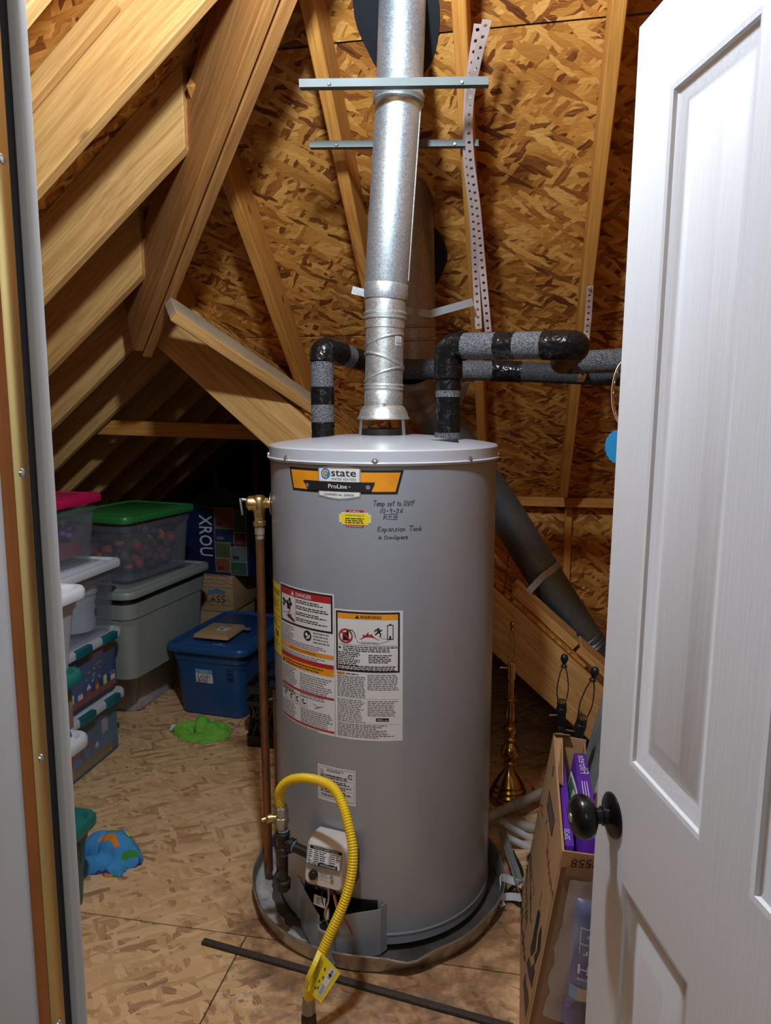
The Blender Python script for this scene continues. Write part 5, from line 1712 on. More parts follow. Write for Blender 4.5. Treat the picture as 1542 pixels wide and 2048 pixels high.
blobs('party_garland', 'purple shiny garland inside the magenta-lidded tote', ((-2.04, -1.79), (2.28, 2.66), (0.945, 1.036)), 240,
      [('garland_purple', (0.16, 0.05, 0.36)), ('garland_violet', (0.28, 0.10, 0.45)), ('garland_dark', (0.07, 0.03, 0.18)), ('garland_gold', (0.55, 0.38, 0.22))], 0.010, 0.022, 12, 'decorations')
rb = thing('red_box', 'flat red box lying in the bottom of the magenta-lidded tote', 'box', (-1.914, 2.47, 0.888))
MB().box((0, 0, 0.028), (0.26, 0.38, 0.055)).build('carton', plain('faded_red', (0.42, 0.09, 0.10), 0.5), rb, 30, 0.003)
ob_ = thing('orange_toy', 'orange round toy in the upper part of the magenta-lidded tote', 'toy', (-1.86, 2.38, 1.038))
MB().lathe([(0, 0), (0.035, 0.005), (0.05, 0.03), (0.04, 0.055), (0, 0.062)], 20).build('body', plain('faded_orange', (0.60, 0.22, 0.10), 0.5), ob_, 50)
bk = thing('bucket', 'white plastic bucket inside the white-lidded tote', 'bucket', (-1.825, 2.635, 0.575))
MB().lathe([(0.0, 0), (0.082, 0.0), (0.090, 0.15), (0.096, 0.152), (0.096, 0.162), (0.091, 0.164), (0.092, 0.182), (0.098, 0.184), (0.098, 0.194), (0.093, 0.196), (0.094, 0.214), (0.100, 0.216), (0.100, 0.228), (0.094, 0.228), (0.084, 0.01), (0, 0.01)], 36, cap0=False, cap1=False).build('pail', M_WHITEP, bk, 35)
d = Decal(lambda u, v, off: ((0.0895 + off) * math.cos(u / .0895), (0.0895 + off) * math.sin(u / .0895), v), 0.01)
d.disc(0.030, 0.115, 0.014, M_BLUEINK, 0)
d.disc(0.030, 0.072, 0.020, M_INK, 0)
d.build(bk, 'print')
bgc = thing('cloth_bag', 'cream cloth bundle beside the bucket inside the white-lidded tote', 'cloth', (-1.80, 2.39, 0.575))
def crumple(name, mat, parent, rx, ry, h, seed, n=30, fold=3.2, loc=None, flat=0.15):
    """heap of crumpled cloth"""
    mb = MB()
    vs_, fs = [], []
    for j in range(n + 1):
        for i in range(n + 1):
            u, v = i / n * 2 - 1, j / n * 2 - 1
            a = math.atan2(v, u)
            edge = 0.82 + 0.22 * noise.noise(Vector((math.cos(a) * 1.6, math.sin(a) * 1.6, seed)))
            m_ = max(abs(u), abs(v))
            q = math.hypot(u, v) or 1
            s_ = m_ / q * edge
            x, y = u * s_ * rx, v * s_ * ry
            rr = m_
            edge_t = 1 - rr ** 5
            wx = u + 0.35 * noise.noise(Vector((u * 1.3, v * 1.3, seed)))
            wy = v + 0.35 * noise.noise(Vector((u * 1.3 + 7, v * 1.3, seed)))
            f1_ = 1 - min(1, abs(noise.noise(Vector((wx * fold * 0.55 + seed, wy * fold * 1.25, seed * 1.7)))) * 2.6)
            f2_ = 1 - min(1, abs(noise.noise(Vector((wx * fold * 1.5, wy * fold * 0.8 + seed, 4.2)))) * 2.6)
            z = h * edge_t * ((1 - rr ** 2) * 0.42 + 0.62 * f1_ ** 1.5 * (1 - 0.45 * rr) + 0.30 * f2_ ** 1.6) + h * flat * edge_t
            vs_.append((x, y, max(0.002, z)))
    for j in range(n):
        for i in range(n):
            k = j * (n + 1) + i
            fs.append((k, k + 1, k + n + 2, k + n + 1))
    vs_b = [(x, y, 0.0005) for x, y, z in vs_]
    mb.add(vs_, fs)
    per = [i for i in range(n + 1)] + [(j) * (n + 1) + n for j in range(1, n + 1)] + [n * (n + 1) + i for i in range(n - 1, -1, -1)] + [j * (n + 1) for j in range(n - 1, 0, -1)]
    m0 = len(mb.v)
    mb.v += [vs_b[i] for i in per]
    mb.f.append(tuple(range(m0, m0 + len(per))))
    for k in range(len(per)):
        k2 = (k + 1) % len(per)
        mb.f.append((per[k], per[k2], m0 + k2, m0 + k))
    return mb.build(name, mat, parent, 60, loc=loc)
crumple('bundle', plain('cream_cloth', (0.55, 0.49, 0.40), 0.9, var=0.15), bgc, 0.085, 0.13, 0.19, 2.2)
# village boxes seen through the second tote; blue packages in the first
def gift(name, label, loc, s, mat, prints=None, rz=0.0):
    t = thing(name, label, 'box', loc, rz)
    MB().box((0, 0, s[2] / 2), s).build('carton', mat, t, 30, 0.003)
    if prints:
        d = Decal(lambda u, v, off: (s[0] / 2 + off, u, v), 1)
        prints(d, s)
        d.build(t, 'print')
    return t
def village(d, s):
    l, h = s[1], s[2]
    d.rect(-l / 2 + .004, 0.004, l / 2 - .004, 0.03, plain('village_red', (0.32, 0.10, 0.10), 0.6), 0)
    rg = random.Random(4)
    for k in range(9):
        u = -l / 2 + 0.03 + k * (l - .06) / 8
        w = 0.022 + rg.random() * .014
        c = (M_PAPER, MATS['village_red'], M_ORNG, M_YTAG)[k % 4]
        d.rect(u - w / 2, 0.03, u + w / 2, 0.05 + rg.random() * .02, c, 1)
        d.poly([(u - w * .6, 0.052), (u + w * .6, 0.052), (u, 0.075)], (MATS['village_red'], M_PAPER)[k % 2], 2)
    for k in range(14):
        d.disc(l * 0.05 + rg.random() * .13, 0.07 + rg.random() * 0.08, 0.004, M_PAPER, 1, 8)
    d.rect(-l / 2 + .02, h - 0.035, -l / 2 + .14, h - .005, M_PAPER, 1)
    d.rect(l / 2 - .2, h - 0.035, l / 2 - .02, h - .004, plain('village_orange', (0.45, 0.17, 0.09), 0.6), 1)
gift('village_box', 'blue printed village decoration box in the second tote', (XA + 0.005, YA, 0.300), (0.375, 0.53, 0.205), plain('village_blue', (0.045, 0.12, 0.36), 0.45, var=0.25, scale=8), village)
def pack1(d, s):
    l, h = s[1], s[2]
    d.rect(l / 2 - .12, 0.11, l / 2 - .075, 0.17, M_PAPER, 0)
    rg = random.Random(8)
    for k in range(10):
        d.disc(-0.02 + rg.random() * .12, 0.06 + rg.random() * .1, 0.008 + rg.random() * .008, (M_PAPER, MATS['village_red'])[k % 2], 1, 8)
    d.rect(-l / 2 + .01, 0.01, l / 2 - .05, 0.05, plain('gold_scene', (0.30, 0.24, 0.10), 0.6), 0)
gift('toy_box', 'pale blue toy package in the bottom tote of the left stack', (XA + 0.005, YA, 0.012), (0.365, 0.52, 0.205), plain('toy_blue', (0.09, 0.26, 0.50), 0.45, var=0.3, scale=6), pack1)
# contents of the low tote, the top near tote and the cloudy tote
gift('paper_box', 'tan paper box inside the low teal-lidded tote', (XB, YB, 0.556), (0.33, 0.40, 0.125), plain('tan_paper', (0.30, 0.24, 0.17), 0.7, var=0.3, scale=10), lambda d, s: d.rect(s[1] / 2 - .09, .02, s[1] / 2 - .05, .07, M_YTAG, 0))
gift('file_box', 'grey and pink folders inside the cloudy floor tote', (-1.965, 3.31, 0.010), (0.27, 0.38, 0.175), plain('folder_grey', (0.46, 0.40, 0.40), 0.7, var=0.4, scale=9))
ps = thing('package', 'small purple and white toy package on the magenta lid', 'package', (-1.86, 2.42, 1.149), 0.3)
MB().loft([rrect(0.10, 0.03, 0.012, 0.0), rrect(0.11, 0.034, 0.014, 0.02), rrect(0.09, 0.03, 0.012, 0.10), rrect(0.06, 0.024, 0.010, 0.112)]).build('shell', M_WHITEP, ps, 40)
MB().loft([rrect(0.085, 0.040, 0.010, 0.012), rrect(0.07, 0.036, 0.010, 0.098)]).build('print', plain('violet_print', (0.06, 0.06, 0.22), 0.4, var=0.3, scale=50), ps, 40)

# ---------------------------------------------------------------- boxes and bag behind the blue tote
gb = thing('cardboard_box', 'cardboard moving box marked GLASS in black pen behind the blue tote', 'cardboard box', (-1.86, 4.06, 0.30), -0.04)
GW, GD, GH = 0.44, 0.34, 0.215
MB().box((0, 0, GH / 2), (GW, GD, GH)).build('carton', M_CARD, gb, 30, 0.003)
gb2 = thing('cardboard_box', 'plain cardboard box under the one marked GLASS', 'cardboard box', (-1.86, 4.06, 0.0), -0.02)
MB().box((0, 0, 0.149), (0.42, 0.33, 0.297)).build('carton', M_CARD, gb2, 30, 0.003)
d = Decal(lambda u, v, off: (u, -GD / 2 - off, v), 1)
pen = plain('box_print', (0.05, 0.04, 0.03), 0.7)
for j, z in enumerate((0.190, 0.145, 0.075, 0.040)):
    for k in range(5):
        u = -GW / 2 + 0.012 + k * 0.082 + (j % 2) * 0.03
        d.stroke([(u, z), (u, z + .02), (u + .034, z + .03), (u + .068, z + .02), (u + .068, z), (u, z)], 0.0022, pen, 0)
d.poly([(u + 0.065, v) for u, v in [(0.00, 0.108), (0.105, 0.108), (0.105, 0.128), (0.075, 0.130), (0.052, 0.142), (0.030, 0.130), (0.00, 0.128)]], M_BLUEINK, 1)
d.text('GARDEN', 0.1175, 0.112, 0.018, M_CARD, 2, align='C', fit=0.085)
d.hand('GLASS', 0.020, 0.056, 0.042, 0.0055, M_INK, 2, 0.0, 1.15, seed=9)
d.build(gb, 'print')
sb = thing('shopping_bag', 'navy shopping bag with white lettering on the GLASS box', 'shopping bag', (-1.745, 4.02, 0.516), -0.12)
sb.scale = (1.22, 1.0, 1.05)
bw, bd, bh = 0.34, 0.20, 0.40
rings = []
for k in range(9):
    z = bh * k / 8
    bul = 1 + 0.06 * math.sin(PI * k / 8)
    rg_ = rrect(bw * bul, bd * bul, 0.02, z, 4)
    rings.append([p + Vector((0.008 * noise.noise(p * 9), 0.008 * noise.noise(p * 9 + Vector((3, 3, 3))), 0)) for p in rg_])
MB().loft(rings, True, False).build('bag_body', M_NAVY, sb, 60)
d = Decal(lambda u, v, off: (u, -bd / 2 * (1 + 0.06 * math.sin(PI * min(1, max(0, v / bh)))) - 0.008 - off, v), 0.03)
d.text('XROU', -0.085, 0.335, 0.098, M_PAPER, 0, rot=-PI / 2, bold=0.003, fit=0.23)
rg = random.Random(3)
cols_ = [plain('collage_rust', (0.22, 0.08, 0.04), .5), plain('collage_green', (0.04, 0.10, 0.07), .5), plain('collage_navy', (0.02, 0.03, 0.08), .5), plain('collage_wine', (0.13, 0.02, 0.03), .5), plain('collage_olive', (0.10, 0.11, 0.04), .5), plain('collage_grey', (0.14, 0.15, 0.16), .5)]
k = 0
for (u0, v0, u1, v1) in ((0.0, .27, .10, .38), (0.105, .25, .165, .37), (0.0, .19, .10, .262), (0.105, .17, .165, .245), (0.0, .10, .08, .182), (0.085, .085, .165, .165), (0.0, .02, .075, .095), (0.08, .01, .165, .08)):
    d.rect(u0 - .003, v0 - .003, u1 + .003, v1 + .003, plain('collage_edge', (0.30, 0.32, 0.24), .5), 1)
    d.rect(u0, v0, u1, v1, cols_[k % 6], 2)
    d.rect(u0 + .01, v0 + .012, u0 + .04 + .02 * rg.random(), v0 + .03, cols_[(k + 3) % 6], 3)
    k += 1
d.build(sb, 'print')
MB().tube(smooth_path([(-0.08, 0.09, bh - .01), (-0.06, 0.05, bh + .05), (0.06, 0.05, bh + .05), (0.08, 0.09, bh - .01)], 6), 0.006, 8).build('handle', M_NAVY, sb, 50)
gw = thing('garment', 'dark green crumpled fabric on top of the navy bag', 'fabric', (-1.80, 4.03, 0.905))
crumple('fabric', plain('dark_green_cloth', (0.008, 0.05, 0.035), 0.6), gw, 0.22, 0.14, 0.10, 5.1, 20)
rl = thing('paper_roll', 'white rolled tube lying behind the blue tote', 'roll', (-1.36, 3.84, 0.27), 0.2)
MB().lathe([(0.02, 0), (0.036, 0.002), (0.036, 0.34), (0.02, 0.342)], 24, (0, 0, 0.036), axis_m((1, 0, 0))).build('roll', M_WHITEP, rl, 40)
rlb = thing('cardboard_box', 'dark low box under the white roll behind the blue tote', 'cardboard box', (-1.22, 3.92, 0.0), 0.1)
MB().box((0, 0, 0.134), (0.5, 0.24, 0.268)).build('carton', plain('dark_box', (0.05, 0.05, 0.06), 0.7), rlb, 30, 0.004)
# parcel on the blue lid
pk = thing('parcel', 'small brown paper parcel lying on the blue tote', 'parcel', (-1.465, 3.275, 0.367), -0.06)
rings = [[p + Vector((0, 0, 0.006 * noise.noise(p * 22))) for p in rrect(*sz, 0.004, z, 2)] for sz, z in (((0.150, 0.17), 0.002), ((0.185, 0.205), 0.012), ((0.175, 0.195), 0.030), ((0.12, 0.14), 0.036))]
MB().loft(rings).build('wrapper', M_CARD, pk, 40)
d = Decal(lambda u, v, off: (u, v, 0.0375 + off), 1)
d.rect(0.0, -0.045, 0.055, 0.04, M_PAPER, 0)
d.para(0.004, 0.038, 0.050, 4, 0.012, M_GREYINK, 1, 2)
d.rect(0.012, -0.03, 0.030, -0.012, M_GREYINK, 1)
d.build(pk, 'address_label')
MB().box((0.105, 0.07, 0.02), (0.05, 0.03, 0.003)).build('tape_end', M_SILVER, pk, 0)
# milk crate
mc = thing('milk_crate', 'black plastic milk crate between the blue tote and the heater', 'crate', (-1.02, 3.03, 0), 0.0)
cw, ch = 0.32, 0.28
mbc = {}
for nm, z0, z1 in (('top_rim', 0.245, 0.28), ('mid_rail', 0.19, 0.21), ('low_rail', 0.0, 0.05)):
    mb = MB()
    o_ = rrect(cw, cw, 0.02, z0)
    mb.loft([o_, rrect(cw, cw, 0.02, z1), rrect(cw - .02, cw - .02, 0.015, z1), rrect(cw - .02, cw - .02, 0.015, z0), rrect(cw, cw, 0.02, z0)], False, False)
    mb.build(nm, M_CRATE, mc, 35)
for sx, sy in ((0, -1), (0, 1), (-1, 0), (1, 0)):
    for k in range(-2, 3):
        x, y = (k * 0.052, sy * (cw / 2 - .006)) if sy else (sx * (cw / 2 - .006), k * 0.052)
        for tl in (-0.32, 0.32):
            m = Matrix.Rotation(tl, 3, 'Y') if sy else Matrix.Rotation(tl, 3, 'X')
            MB().box((x, y, 0.12), (0.010, 0.008, 0.17) if sy else (0.008, 0.010, 0.17), m).build('lattice_bar', M_CRATE, mc, 0)
MB().box((0, 0, 0.006), (cw - .02, cw - .02, 0.008)).build('bottom', M_CRATE, mc, 0)

# ---------------------------------------------------------------- cloths on the floor
def draped(name, mat, parent, lobes, size, n=64, wob=0.004, seed=1.0):
    """cloth heap: overlapping soft folds given as (cx, cy, rx, ry, turn, height)"""
    hgt = {}
    for j in range(n + 1):
        for i in range(n + 1):
            x, y = (i / n - .5) * 2 * size, (j / n - .5) * 2 * size
            wx = x + 0.014 * noise.noise(Vector((x * 22, y * 22, seed)))
            wy = y + 0.014 * noise.noise(Vector((x * 22 + 9, y * 22, seed)))
            z = 0.0
            for cx, cy_, rx, ry, tn, h in lobes:
                dx, dy = wx - cx, wy - cy_
                u = (dx * math.cos(tn) + dy * math.sin(tn)) / rx
                v = (-dx * math.sin(tn) + dy * math.cos(tn)) / ry
                q = u * u + v * v
                if q < 1:
                    z = max(z, h * (1 - q) ** 0.42)
            if z > 0:
                z = max(0.002, z + wob * noise.noise(Vector((x * 60, y * 60, seed))) + 0.006 * noise.noise(Vector((x * 24, y * 24, seed + 3))))
            hgt[i, j] = (x, y, z)
    idx, vs_, fs = {}, [], []
    def vid(i, j):
        if (i, j) not in idx:
            idx[i, j] = len(vs_)
            vs_.append(hgt[i, j])
        return idx[i, j]
    for j in range(n):
        for i in range(n):
            if sum(hgt[a_, b_][2] > 0 for a_, b_ in ((i, j), (i + 1, j), (i + 1, j + 1), (i, j + 1))) >= 2:
                fs.append((vid(i, j), vid(i + 1, j), vid(i + 1, j + 1), vid(i, j + 1)))
    vs_ = [(x, y, max(z, 0.0006)) for x, y, z in vs_]
    return MB().add(vs_, fs).build(name, mat, parent, 70)
gc = thing('microfibre_cloth', 'lime green crumpled cloth lying on the floor', 'cloth', (-1.425, 2.945, 0.0), 0.12)
gc.scale = (0.86, 0.86, 1.0)
draped('cloth', M_LIME, gc, [(-0.085, 0.03, 0.085, 0.038, 0.25, 0.050), (-0.10, -0.015, 0.055, 0.03, -0.2, 0.032), (-0.005, 0.035, 0.045, 0.065, 0.3, 0.074), (0.045, 0.005, 0.10, 0.042, -0.6, 0.058), (0.085, 0.03, 0.075, 0.045, -0.3, 0.050), (0.02, -0.055, 0.12, 0.04, 0.05, 0.024), (0.12, -0.02, 0.05, 0.04, -0.5, 0.040), (0.06, -0.075, 0.05, 0.035, 0.6, 0.016)], 0.19, 76, 0.002, 2.0)
MB().box((-0.165, 0.03, 0.016), (0.03, 0.035, 0.0015), Matrix.Rotation(0.5, 3, 'X')).build('care_tag', M_PAPER, gc, 0)
def towel_mat():
    m, t, b = nt_new('printed_towel')
    tc = t.nodes.new('ShaderNodeTexCoord').outputs['Object']
    vo = t.nodes.new('ShaderNodeTexVoronoi')
    vo.inputs['Scale'].default_value = 1
    wn = vnoise(t, tc, 14.0, 1)
    ad = t.nodes.new('ShaderNodeVectorMath')
    ad.operation = 'MULTIPLY_ADD'
    L(t, wn.outputs['Color'], ad.inputs[0])
    ad.inputs[1].default_value = (0.09, 0.09, 0.0)
    L(t, tc, ad.inputs[2])
    L(t, mapping(t, ad.outputs[0], (14, 30, 20), (0, 0, 0.5)), vo.inputs['Vector'])
    sp = t.nodes.new('ShaderNodeSeparateColor')
    L(t, vo.outputs['Color'], sp.inputs[0])
    r = ramp(t, [(0, (0.06, 0.30, 0.62)), (0.62, (0.06, 0.30, 0.62)), (0.63, (0.05, 0.28, 0.05)), (0.78, (0.05, 0.28, 0.05)), (0.79, (0.75, 0.25, 0.02)), (0.88, (0.75, 0.25, 0.02)), (0.89, (0.05, 0.06, 0.30)), (0.96, (0.7, 0.62, 0.2))], 'CONSTANT')
    L(t, sp.outputs[0], r.inputs[0])
    L(t, r.outputs[0], b.inputs['Base Color'])
    b.inputs['Roughness'].default_value = 0.95
    return m
tw = thing('towel', 'bright blue printed towel crumpled beside the teal tote', 'towel', (-1.318, 2.005, 0.0), 0.2)
tw.scale = (0.72, 0.72, 0.85)
draped('towel', towel_mat(), tw, [(0.03, 0.03, 0.105, 0.085, -0.5, 0.105), (-0.05, 0.05, 0.09, 0.07, 0.2, 0.095), (-0.03, -0.05, 0.11, 0.05, 0.25, 0.052), (0.06, -0.07, 0.06, 0.045, 0.5, 0.040), (0.105, 0.0, 0.05, 0.06, 0.3, 0.06)], 0.19, 64, 0.002, 5.0)
# dark strip along the floor edge
ds = thing('wood_strip', 'dark rough wooden strip lying across the floor before the pan', 'wood strip')
p0, p1 = W(-0.505, 1.838), W(0.40, 1.535)
p0, p1 = Vector((-0.850, 1.716, 0.001)), Vector((0.012, 1.587, 0.001))
MB().box(((p1 - p0).length / 2, 0, 0.005), ((p1 - p0).length, 0.019, 0.009)).build('strip', M_DARKWD, ds, 30, 0.002)
ds.location = p0
ds.rotation_euler = (0, 0, math.atan2((p1 - p0).y, (p1 - p0).x))
# ---------------------------------------------------------------- right side: lamps, carton, odds and ends
def harp(parent, z0, z1, w, r, mat, rz=0.0):
    c, s_ = math.cos(rz), math.sin(rz)
    pts = [(-0.006, z0), (-w * 0.8, z0 + (z1 - z0) * .25), (-w, z0 + (z1 - z0) * .5), (-w * .6, z0 + (z1 - z0) * .85), (0, z1), (w * .6, z0 + (z1 - z0) * .85), (w, z0 + (z1 - z0) * .5), (w * 0.8, z0 + (z1 - z0) * .25), (0.006, z0)]
    return MB().tube(smooth_path([(x * c, x * s_, z) for x, z in pts], 6), r, 8).build('harp', mat, parent, 50)
bl = thing('table_lamp', 'polished brass table lamp without shade standing on the floor', 'lamp', (-0.024, 2.645, 0.0), 0.0)
MB().lathe([(0, 0), (0.078, 0), (0.079, 0.010), (0.074, 0.022), (0.070, 0.024), (0.071, 0.034), (0.066, 0.042), (0.062, 0.043), (0.063, 0.052), (0.058, 0.060), (0.053, 0.061), (0.054, 0.070), (0.048, 0.080), (0.034, 0.100), (0.020, 0.122), (0.015, 0.140)], 48).build('base', M_BRASSL, bl, 30)
MB().lathe([(0.015, 0.138), (0.019, 0.145), (0.019, 0.150), (0.014, 0.156), (0.022, 0.166), (0.032, 0.182), (0.034, 0.196), (0.029, 0.212), (0.018, 0.226), (0.014, 0.232), (0.020, 0.240), (0.021, 0.246), (0.016, 0.254), (0.017, 0.262), (0.021, 0.272), (0.026, 0.285), (0.024, 0.292), (0.017, 0.298),
            (0.021, 0.312), (0.019, 0.34), (0.015, 0.385), (0.013, 0.392), (0.022, 0.397), (0.023, 0.402), (0.013, 0.408), (0.0115, 0.42), (0.0115, 0.475), (0.008, 0.48)], 36).build('column', M_BRASSL, bl, 30)
MB().lathe([(0.009, 0.474), (0.014, 0.482), (0.0145, 0.50), (0.013, 0.512), (0.015, 0.514), (0.015, 0.545), (0.012, 0.548)], 24).build('socket', M_BRASSF, bl, 30)
MB().tube([(-0.012, 0, 0.525), (-0.036, -0.004, 0.525)], 0.003, 8).lathe([(0, 0), (0.005, 0), (0.005, 0.006), (0, 0.006)], 10, (-0.036, -0.004, 0.525), axis_m((-1, 0, 0))).build('switch', M_BRASSF, bl, 40)
harp(bl, 0.53, 0.672, 0.012, 0.0018, M_BRASSF, 0.3)
MB().lathe([(0.004, 0.668), (0.009, 0.674), (0.006, 0.680), (0.011, 0.690), (0.010, 0.700), (0.004, 0.706), (0, 0.707)], 16).build('finial', M_BRASSL, bl, 40)
MB().tube(smooth_path([(0.05, -0.03, 0.03), (0.085, -0.02, 0.008), (0.11, 0.04, 0.005), (0.09, 0.10, 0.005)], 8), 0.0025, 6).build('cord', M_BRASSF, bl, 50)

def black_lamp(label, loc, tilt, h):
    b = thing('table_lamp', label, 'lamp', loc, 0.0)
    b.rotation_euler = tilt
    MB().lathe([(0, 0), (0.055, 0), (0.056, 0.008), (0.045, 0.018), (0.020, 0.03), (0.012, 0.05), (0.017, 0.07), (0.011, 0.09), (0.016, h * .35), (0.022, h * .45), (0.012, h * .55), (0.014, h - 0.285), (0.008, h - 0.28)], 28).build('column', M_BLACK, b, 35)
    MB().lathe([(0.008, h - 0.285), (0.013, h - 0.278), (0.013, h - 0.268), (0.010, h - 0.262), (0.0165, h - 0.252), (0.0165, h - 0.212), (0.0185, h - 0.210), (0.0185, h - 0.196), (0.0165, h - 0.194), (0.0165, h - 0.176), (0.014, h - 0.174)], 24).build('socket', M_BLACK, b, 35)
    MB().lathe([(0.0135, h - 0.180), (0.0135, h - 0.166), (0.011, h - 0.166), (0.011, h - 0.175)], 20, cap0=False, cap1=False).build('socket_sleeve', M_BRASSF, b, 35)
    MB().tube([(-0.012, -0.004, h - 0.222), (-0.042, -0.012, h - 0.222)], 0.003, 8).build('switch', M_SCREW, b, 40)
    harp(b, h - 0.20, h - 0.045, 0.020, 0.0020, M_BLACK, 0.25)
    MB().lathe([(0.003, h - 0.05), (0.011, h - 0.046), (0.011, h - 0.042), (0.005, h - 0.036), (0.009, h - 0.028), (0.0135, h - 0.018), (0.012, h - 0.006), (0.006, h), (0, h)], 18).build('finial', M_BLACK, b, 45)
    return b
black_lamp('black table lamp without shade, upright behind the tall carton', (0.145, 2.50, 0.0), (0, 0.02, 0), 0.640)
black_lamp('black table lamp without shade, tilted towards the door edge', (0.10, 2.26, 0.0), (0.0, 0.20, 0.0), 0.700)

# tall open carton leaning to the right
ct = thing('cardboard_carton', 'tall open cardboard carton with printed side leaning by the door', 'cardboard box')
cx0, cx1, CY0, CY1, CH = 0.026, 0.106, 1.50, 2.06, 0.545
LEAN = (cx1 - cx0) / CH
CTH = 0.095
def cpt(x, y, z):
    """carton coordinates: x from its left face, z up the leaning side"""
    return Vector((cx0 + x + z * LEAN, y, z + 0.002 - x * 0.0))
def cpanel(name, a, b, c, d_, th, nrm, mat, parent):
    n_ = Vector(nrm).normalized() * th
    q = [a, b, c, d_]
    return MB().loft([q, [p + n_ for p in q]]).build(name, mat, parent, 0)
nx_ = (1, 0, -LEAN)
left_p = cpanel('side_panel', cpt(0, CY0, 0), cpt(0, CY1, 0), cpt(0, CY1, CH), cpt(0, CY0, CH - 0.01), 0.005, nx_, M_CARD, ct)
cpanel('side_panel', cpt(CTH, CY0 + .02, 0), cpt(CTH, CY1, 0), cpt(CTH, CY1, CH - .02), cpt(CTH, CY0 + .02, 0.40), 0.005, (-1, 0, LEAN), M_CARDD, ct)
cpanel('end_panel', cpt(0, CY1, 0), cpt(CTH, CY1, 0), cpt(CTH, CY1, CH - .01), cpt(0.0, CY1, CH), 0.005, (0, -1, 0), M_CARD, ct)
cpanel('end_panel', cpt(0, CY0 + .004, 0), cpt(CTH + .04, CY0 + .03, 0), cpt(CTH + .04, CY0 + .03, CH - .05), cpt(0, CY0 + .004, CH - .02), 0.004, (0, 1, 0), M_CARDD, ct)
cpanel('bottom_panel', cpt(0.006, CY0 + .01, 0.004), cpt(CTH - .006, CY0 + .03, 0.004), cpt(CTH - .006, CY1 - .01, 0.004), cpt(0.006, CY1 - .01, 0.004), 0.004, (0, 0, 1), M_CARDD, ct)
flp = cpanel('flap', cpt(0.0, CY0 - .002, CH - .045), cpt(CTH + .03, CY0 + .016, CH - .055), cpt(CTH + .035, CY0 + .01, CH - .018), cpt(0.0, CY0 - .006, CH - .004), 0.004, (0, -1, 0), M_CARD, ct)
cpanel('flap', cpt(0.0, 1.80, CH - .006), cpt(0.0, CY1, CH), cpt(0.026, CY1, CH + .004), cpt(0.022, 1.82, CH - .03), 0.004, (0, 0, -1), M_CARD, ct)
cpanel('flap', cpt(0.0, CY1 - .002, CH - .004), cpt(0.046, CY1 - .002, CH - .004), cpt(0.044, CY1 - .03, CH + .012), cpt(0.002, CY1 - .03, CH + .014), 0.003, (0, 0, 1), M_CARD, ct)
d = Decal(lambda u, v, off: tuple(cpt(-off - 0.0006, CY1 - u, v)), 5)
def sd(px, py):
    """survey point on the carton's left side -> print coordinates"""
    p = on_plane(px, py, (1, 0, -LEAN), cx0)
    return (CY1 - p.y, p.z - 0.002)
redm = plain('red_marker', (0.40, 0.03, 0.02), 0.6)
d.ring(0.16, 0.512, 0.010, 0.014, M_INK, 0)
d.text('3', 0.16, 0.505, 0.018, M_INK, 0, align='C')
for pts in ([(1051.5, 1945), (1047, 1964), (1051.5, 2036), (1058.4, 2003), (1055, 1974), (1054, 1980)],
            [(1058.8, 1913), (1054, 1927), (1057.3, 1949), (1064, 1977), (1070.5, 1942), (1069, 1926), (1063, 1935)],
            [(1072, 1845), (1076, 1822), (1079, 1819), (1081.5, 1827), (1078, 1848), (1075, 1863), (1071, 1901), (1062.5, 1913), (1061, 1897), (1065.5, 1880)],
            [(1083, 1851), (1084, 1861), (1081.5, 1898), (1070.5, 1930), (1068.5, 1913), (1075, 1901), (1078, 1869)],
            ):
    d.poly([sd(*q) for q in pts], M_INK, 0)
q4_ = [sd(*q) for q in ((1099.5, 1582), (1110, 1640), (1104, 1672), (1095, 1612))]
d.poly(q4_, plain('grey_bars', (0.13, 0.11, 0.09), 0.6), 0)
for k in range(4):
    d.stroke([q4_[k], q4_[(k + 1) % 4]], 0.004, M_INK, 1)
rg = random.Random(17)
def scrawl(p0, p1, n, w, mat, spread):
    for k in range(n):
        t_ = (k + rg.random() * .6) / n
        x, y = p0[0] + (p1[0] - p0[0]) * t_, p0[1] + (p1[1] - p0[1]) * t_
        d.stroke([sd(x + (rg.random() - .5) * spread, y), sd(x + (rg.random() - .5) * spread, y + 5 + rg.random() * 6)], w, mat, 0)
scrawl((1042, 1782), (1049, 1915), 34, 0.005, M_INK, 6)
scrawl((1055, 1705), (1053, 1850), 34, 0.004, M_INK, 5)
scrawl((1061, 1695), (1063, 1840), 30, 0.004, M_INK, 4)
scrawl((1062, 1700), (1068, 1785), 14, 0.003, redm, 5)
scrawl((1094, 1690), (1106, 1790), 22, 0.004, redm, 5)
for pl in ([(1082, 1572), (1084, 1586), (1080, 1592), (1079, 1604)], [(1079, 1604), (1082, 1610), (1086, 1612), (1083, 1622), (1087, 1632)], [(1074, 1620), (1077, 1630), (1079, 1655)], [(1095, 1640), (1092, 1648)], [(1097, 1665), (1097, 1690)], [(1085, 1783), (1079, 1812)]):
    d.stroke([sd(*q) for q in pl], 0.004, redm if pl[0][1] < 1640 else M_INK, 0)
d.build(left_p, 'print', 'print', left_p)
d = Decal(lambda u, v, off: tuple(cpt(u, CY0 - 0.0115 - off + u * .135, v)), 5)
d.text('177558', CTH + .012, CH - .022, 0.028, M_INK, 0, rot=PI, fit=0.085)
d.build(flp, 'print', 'print', flp)
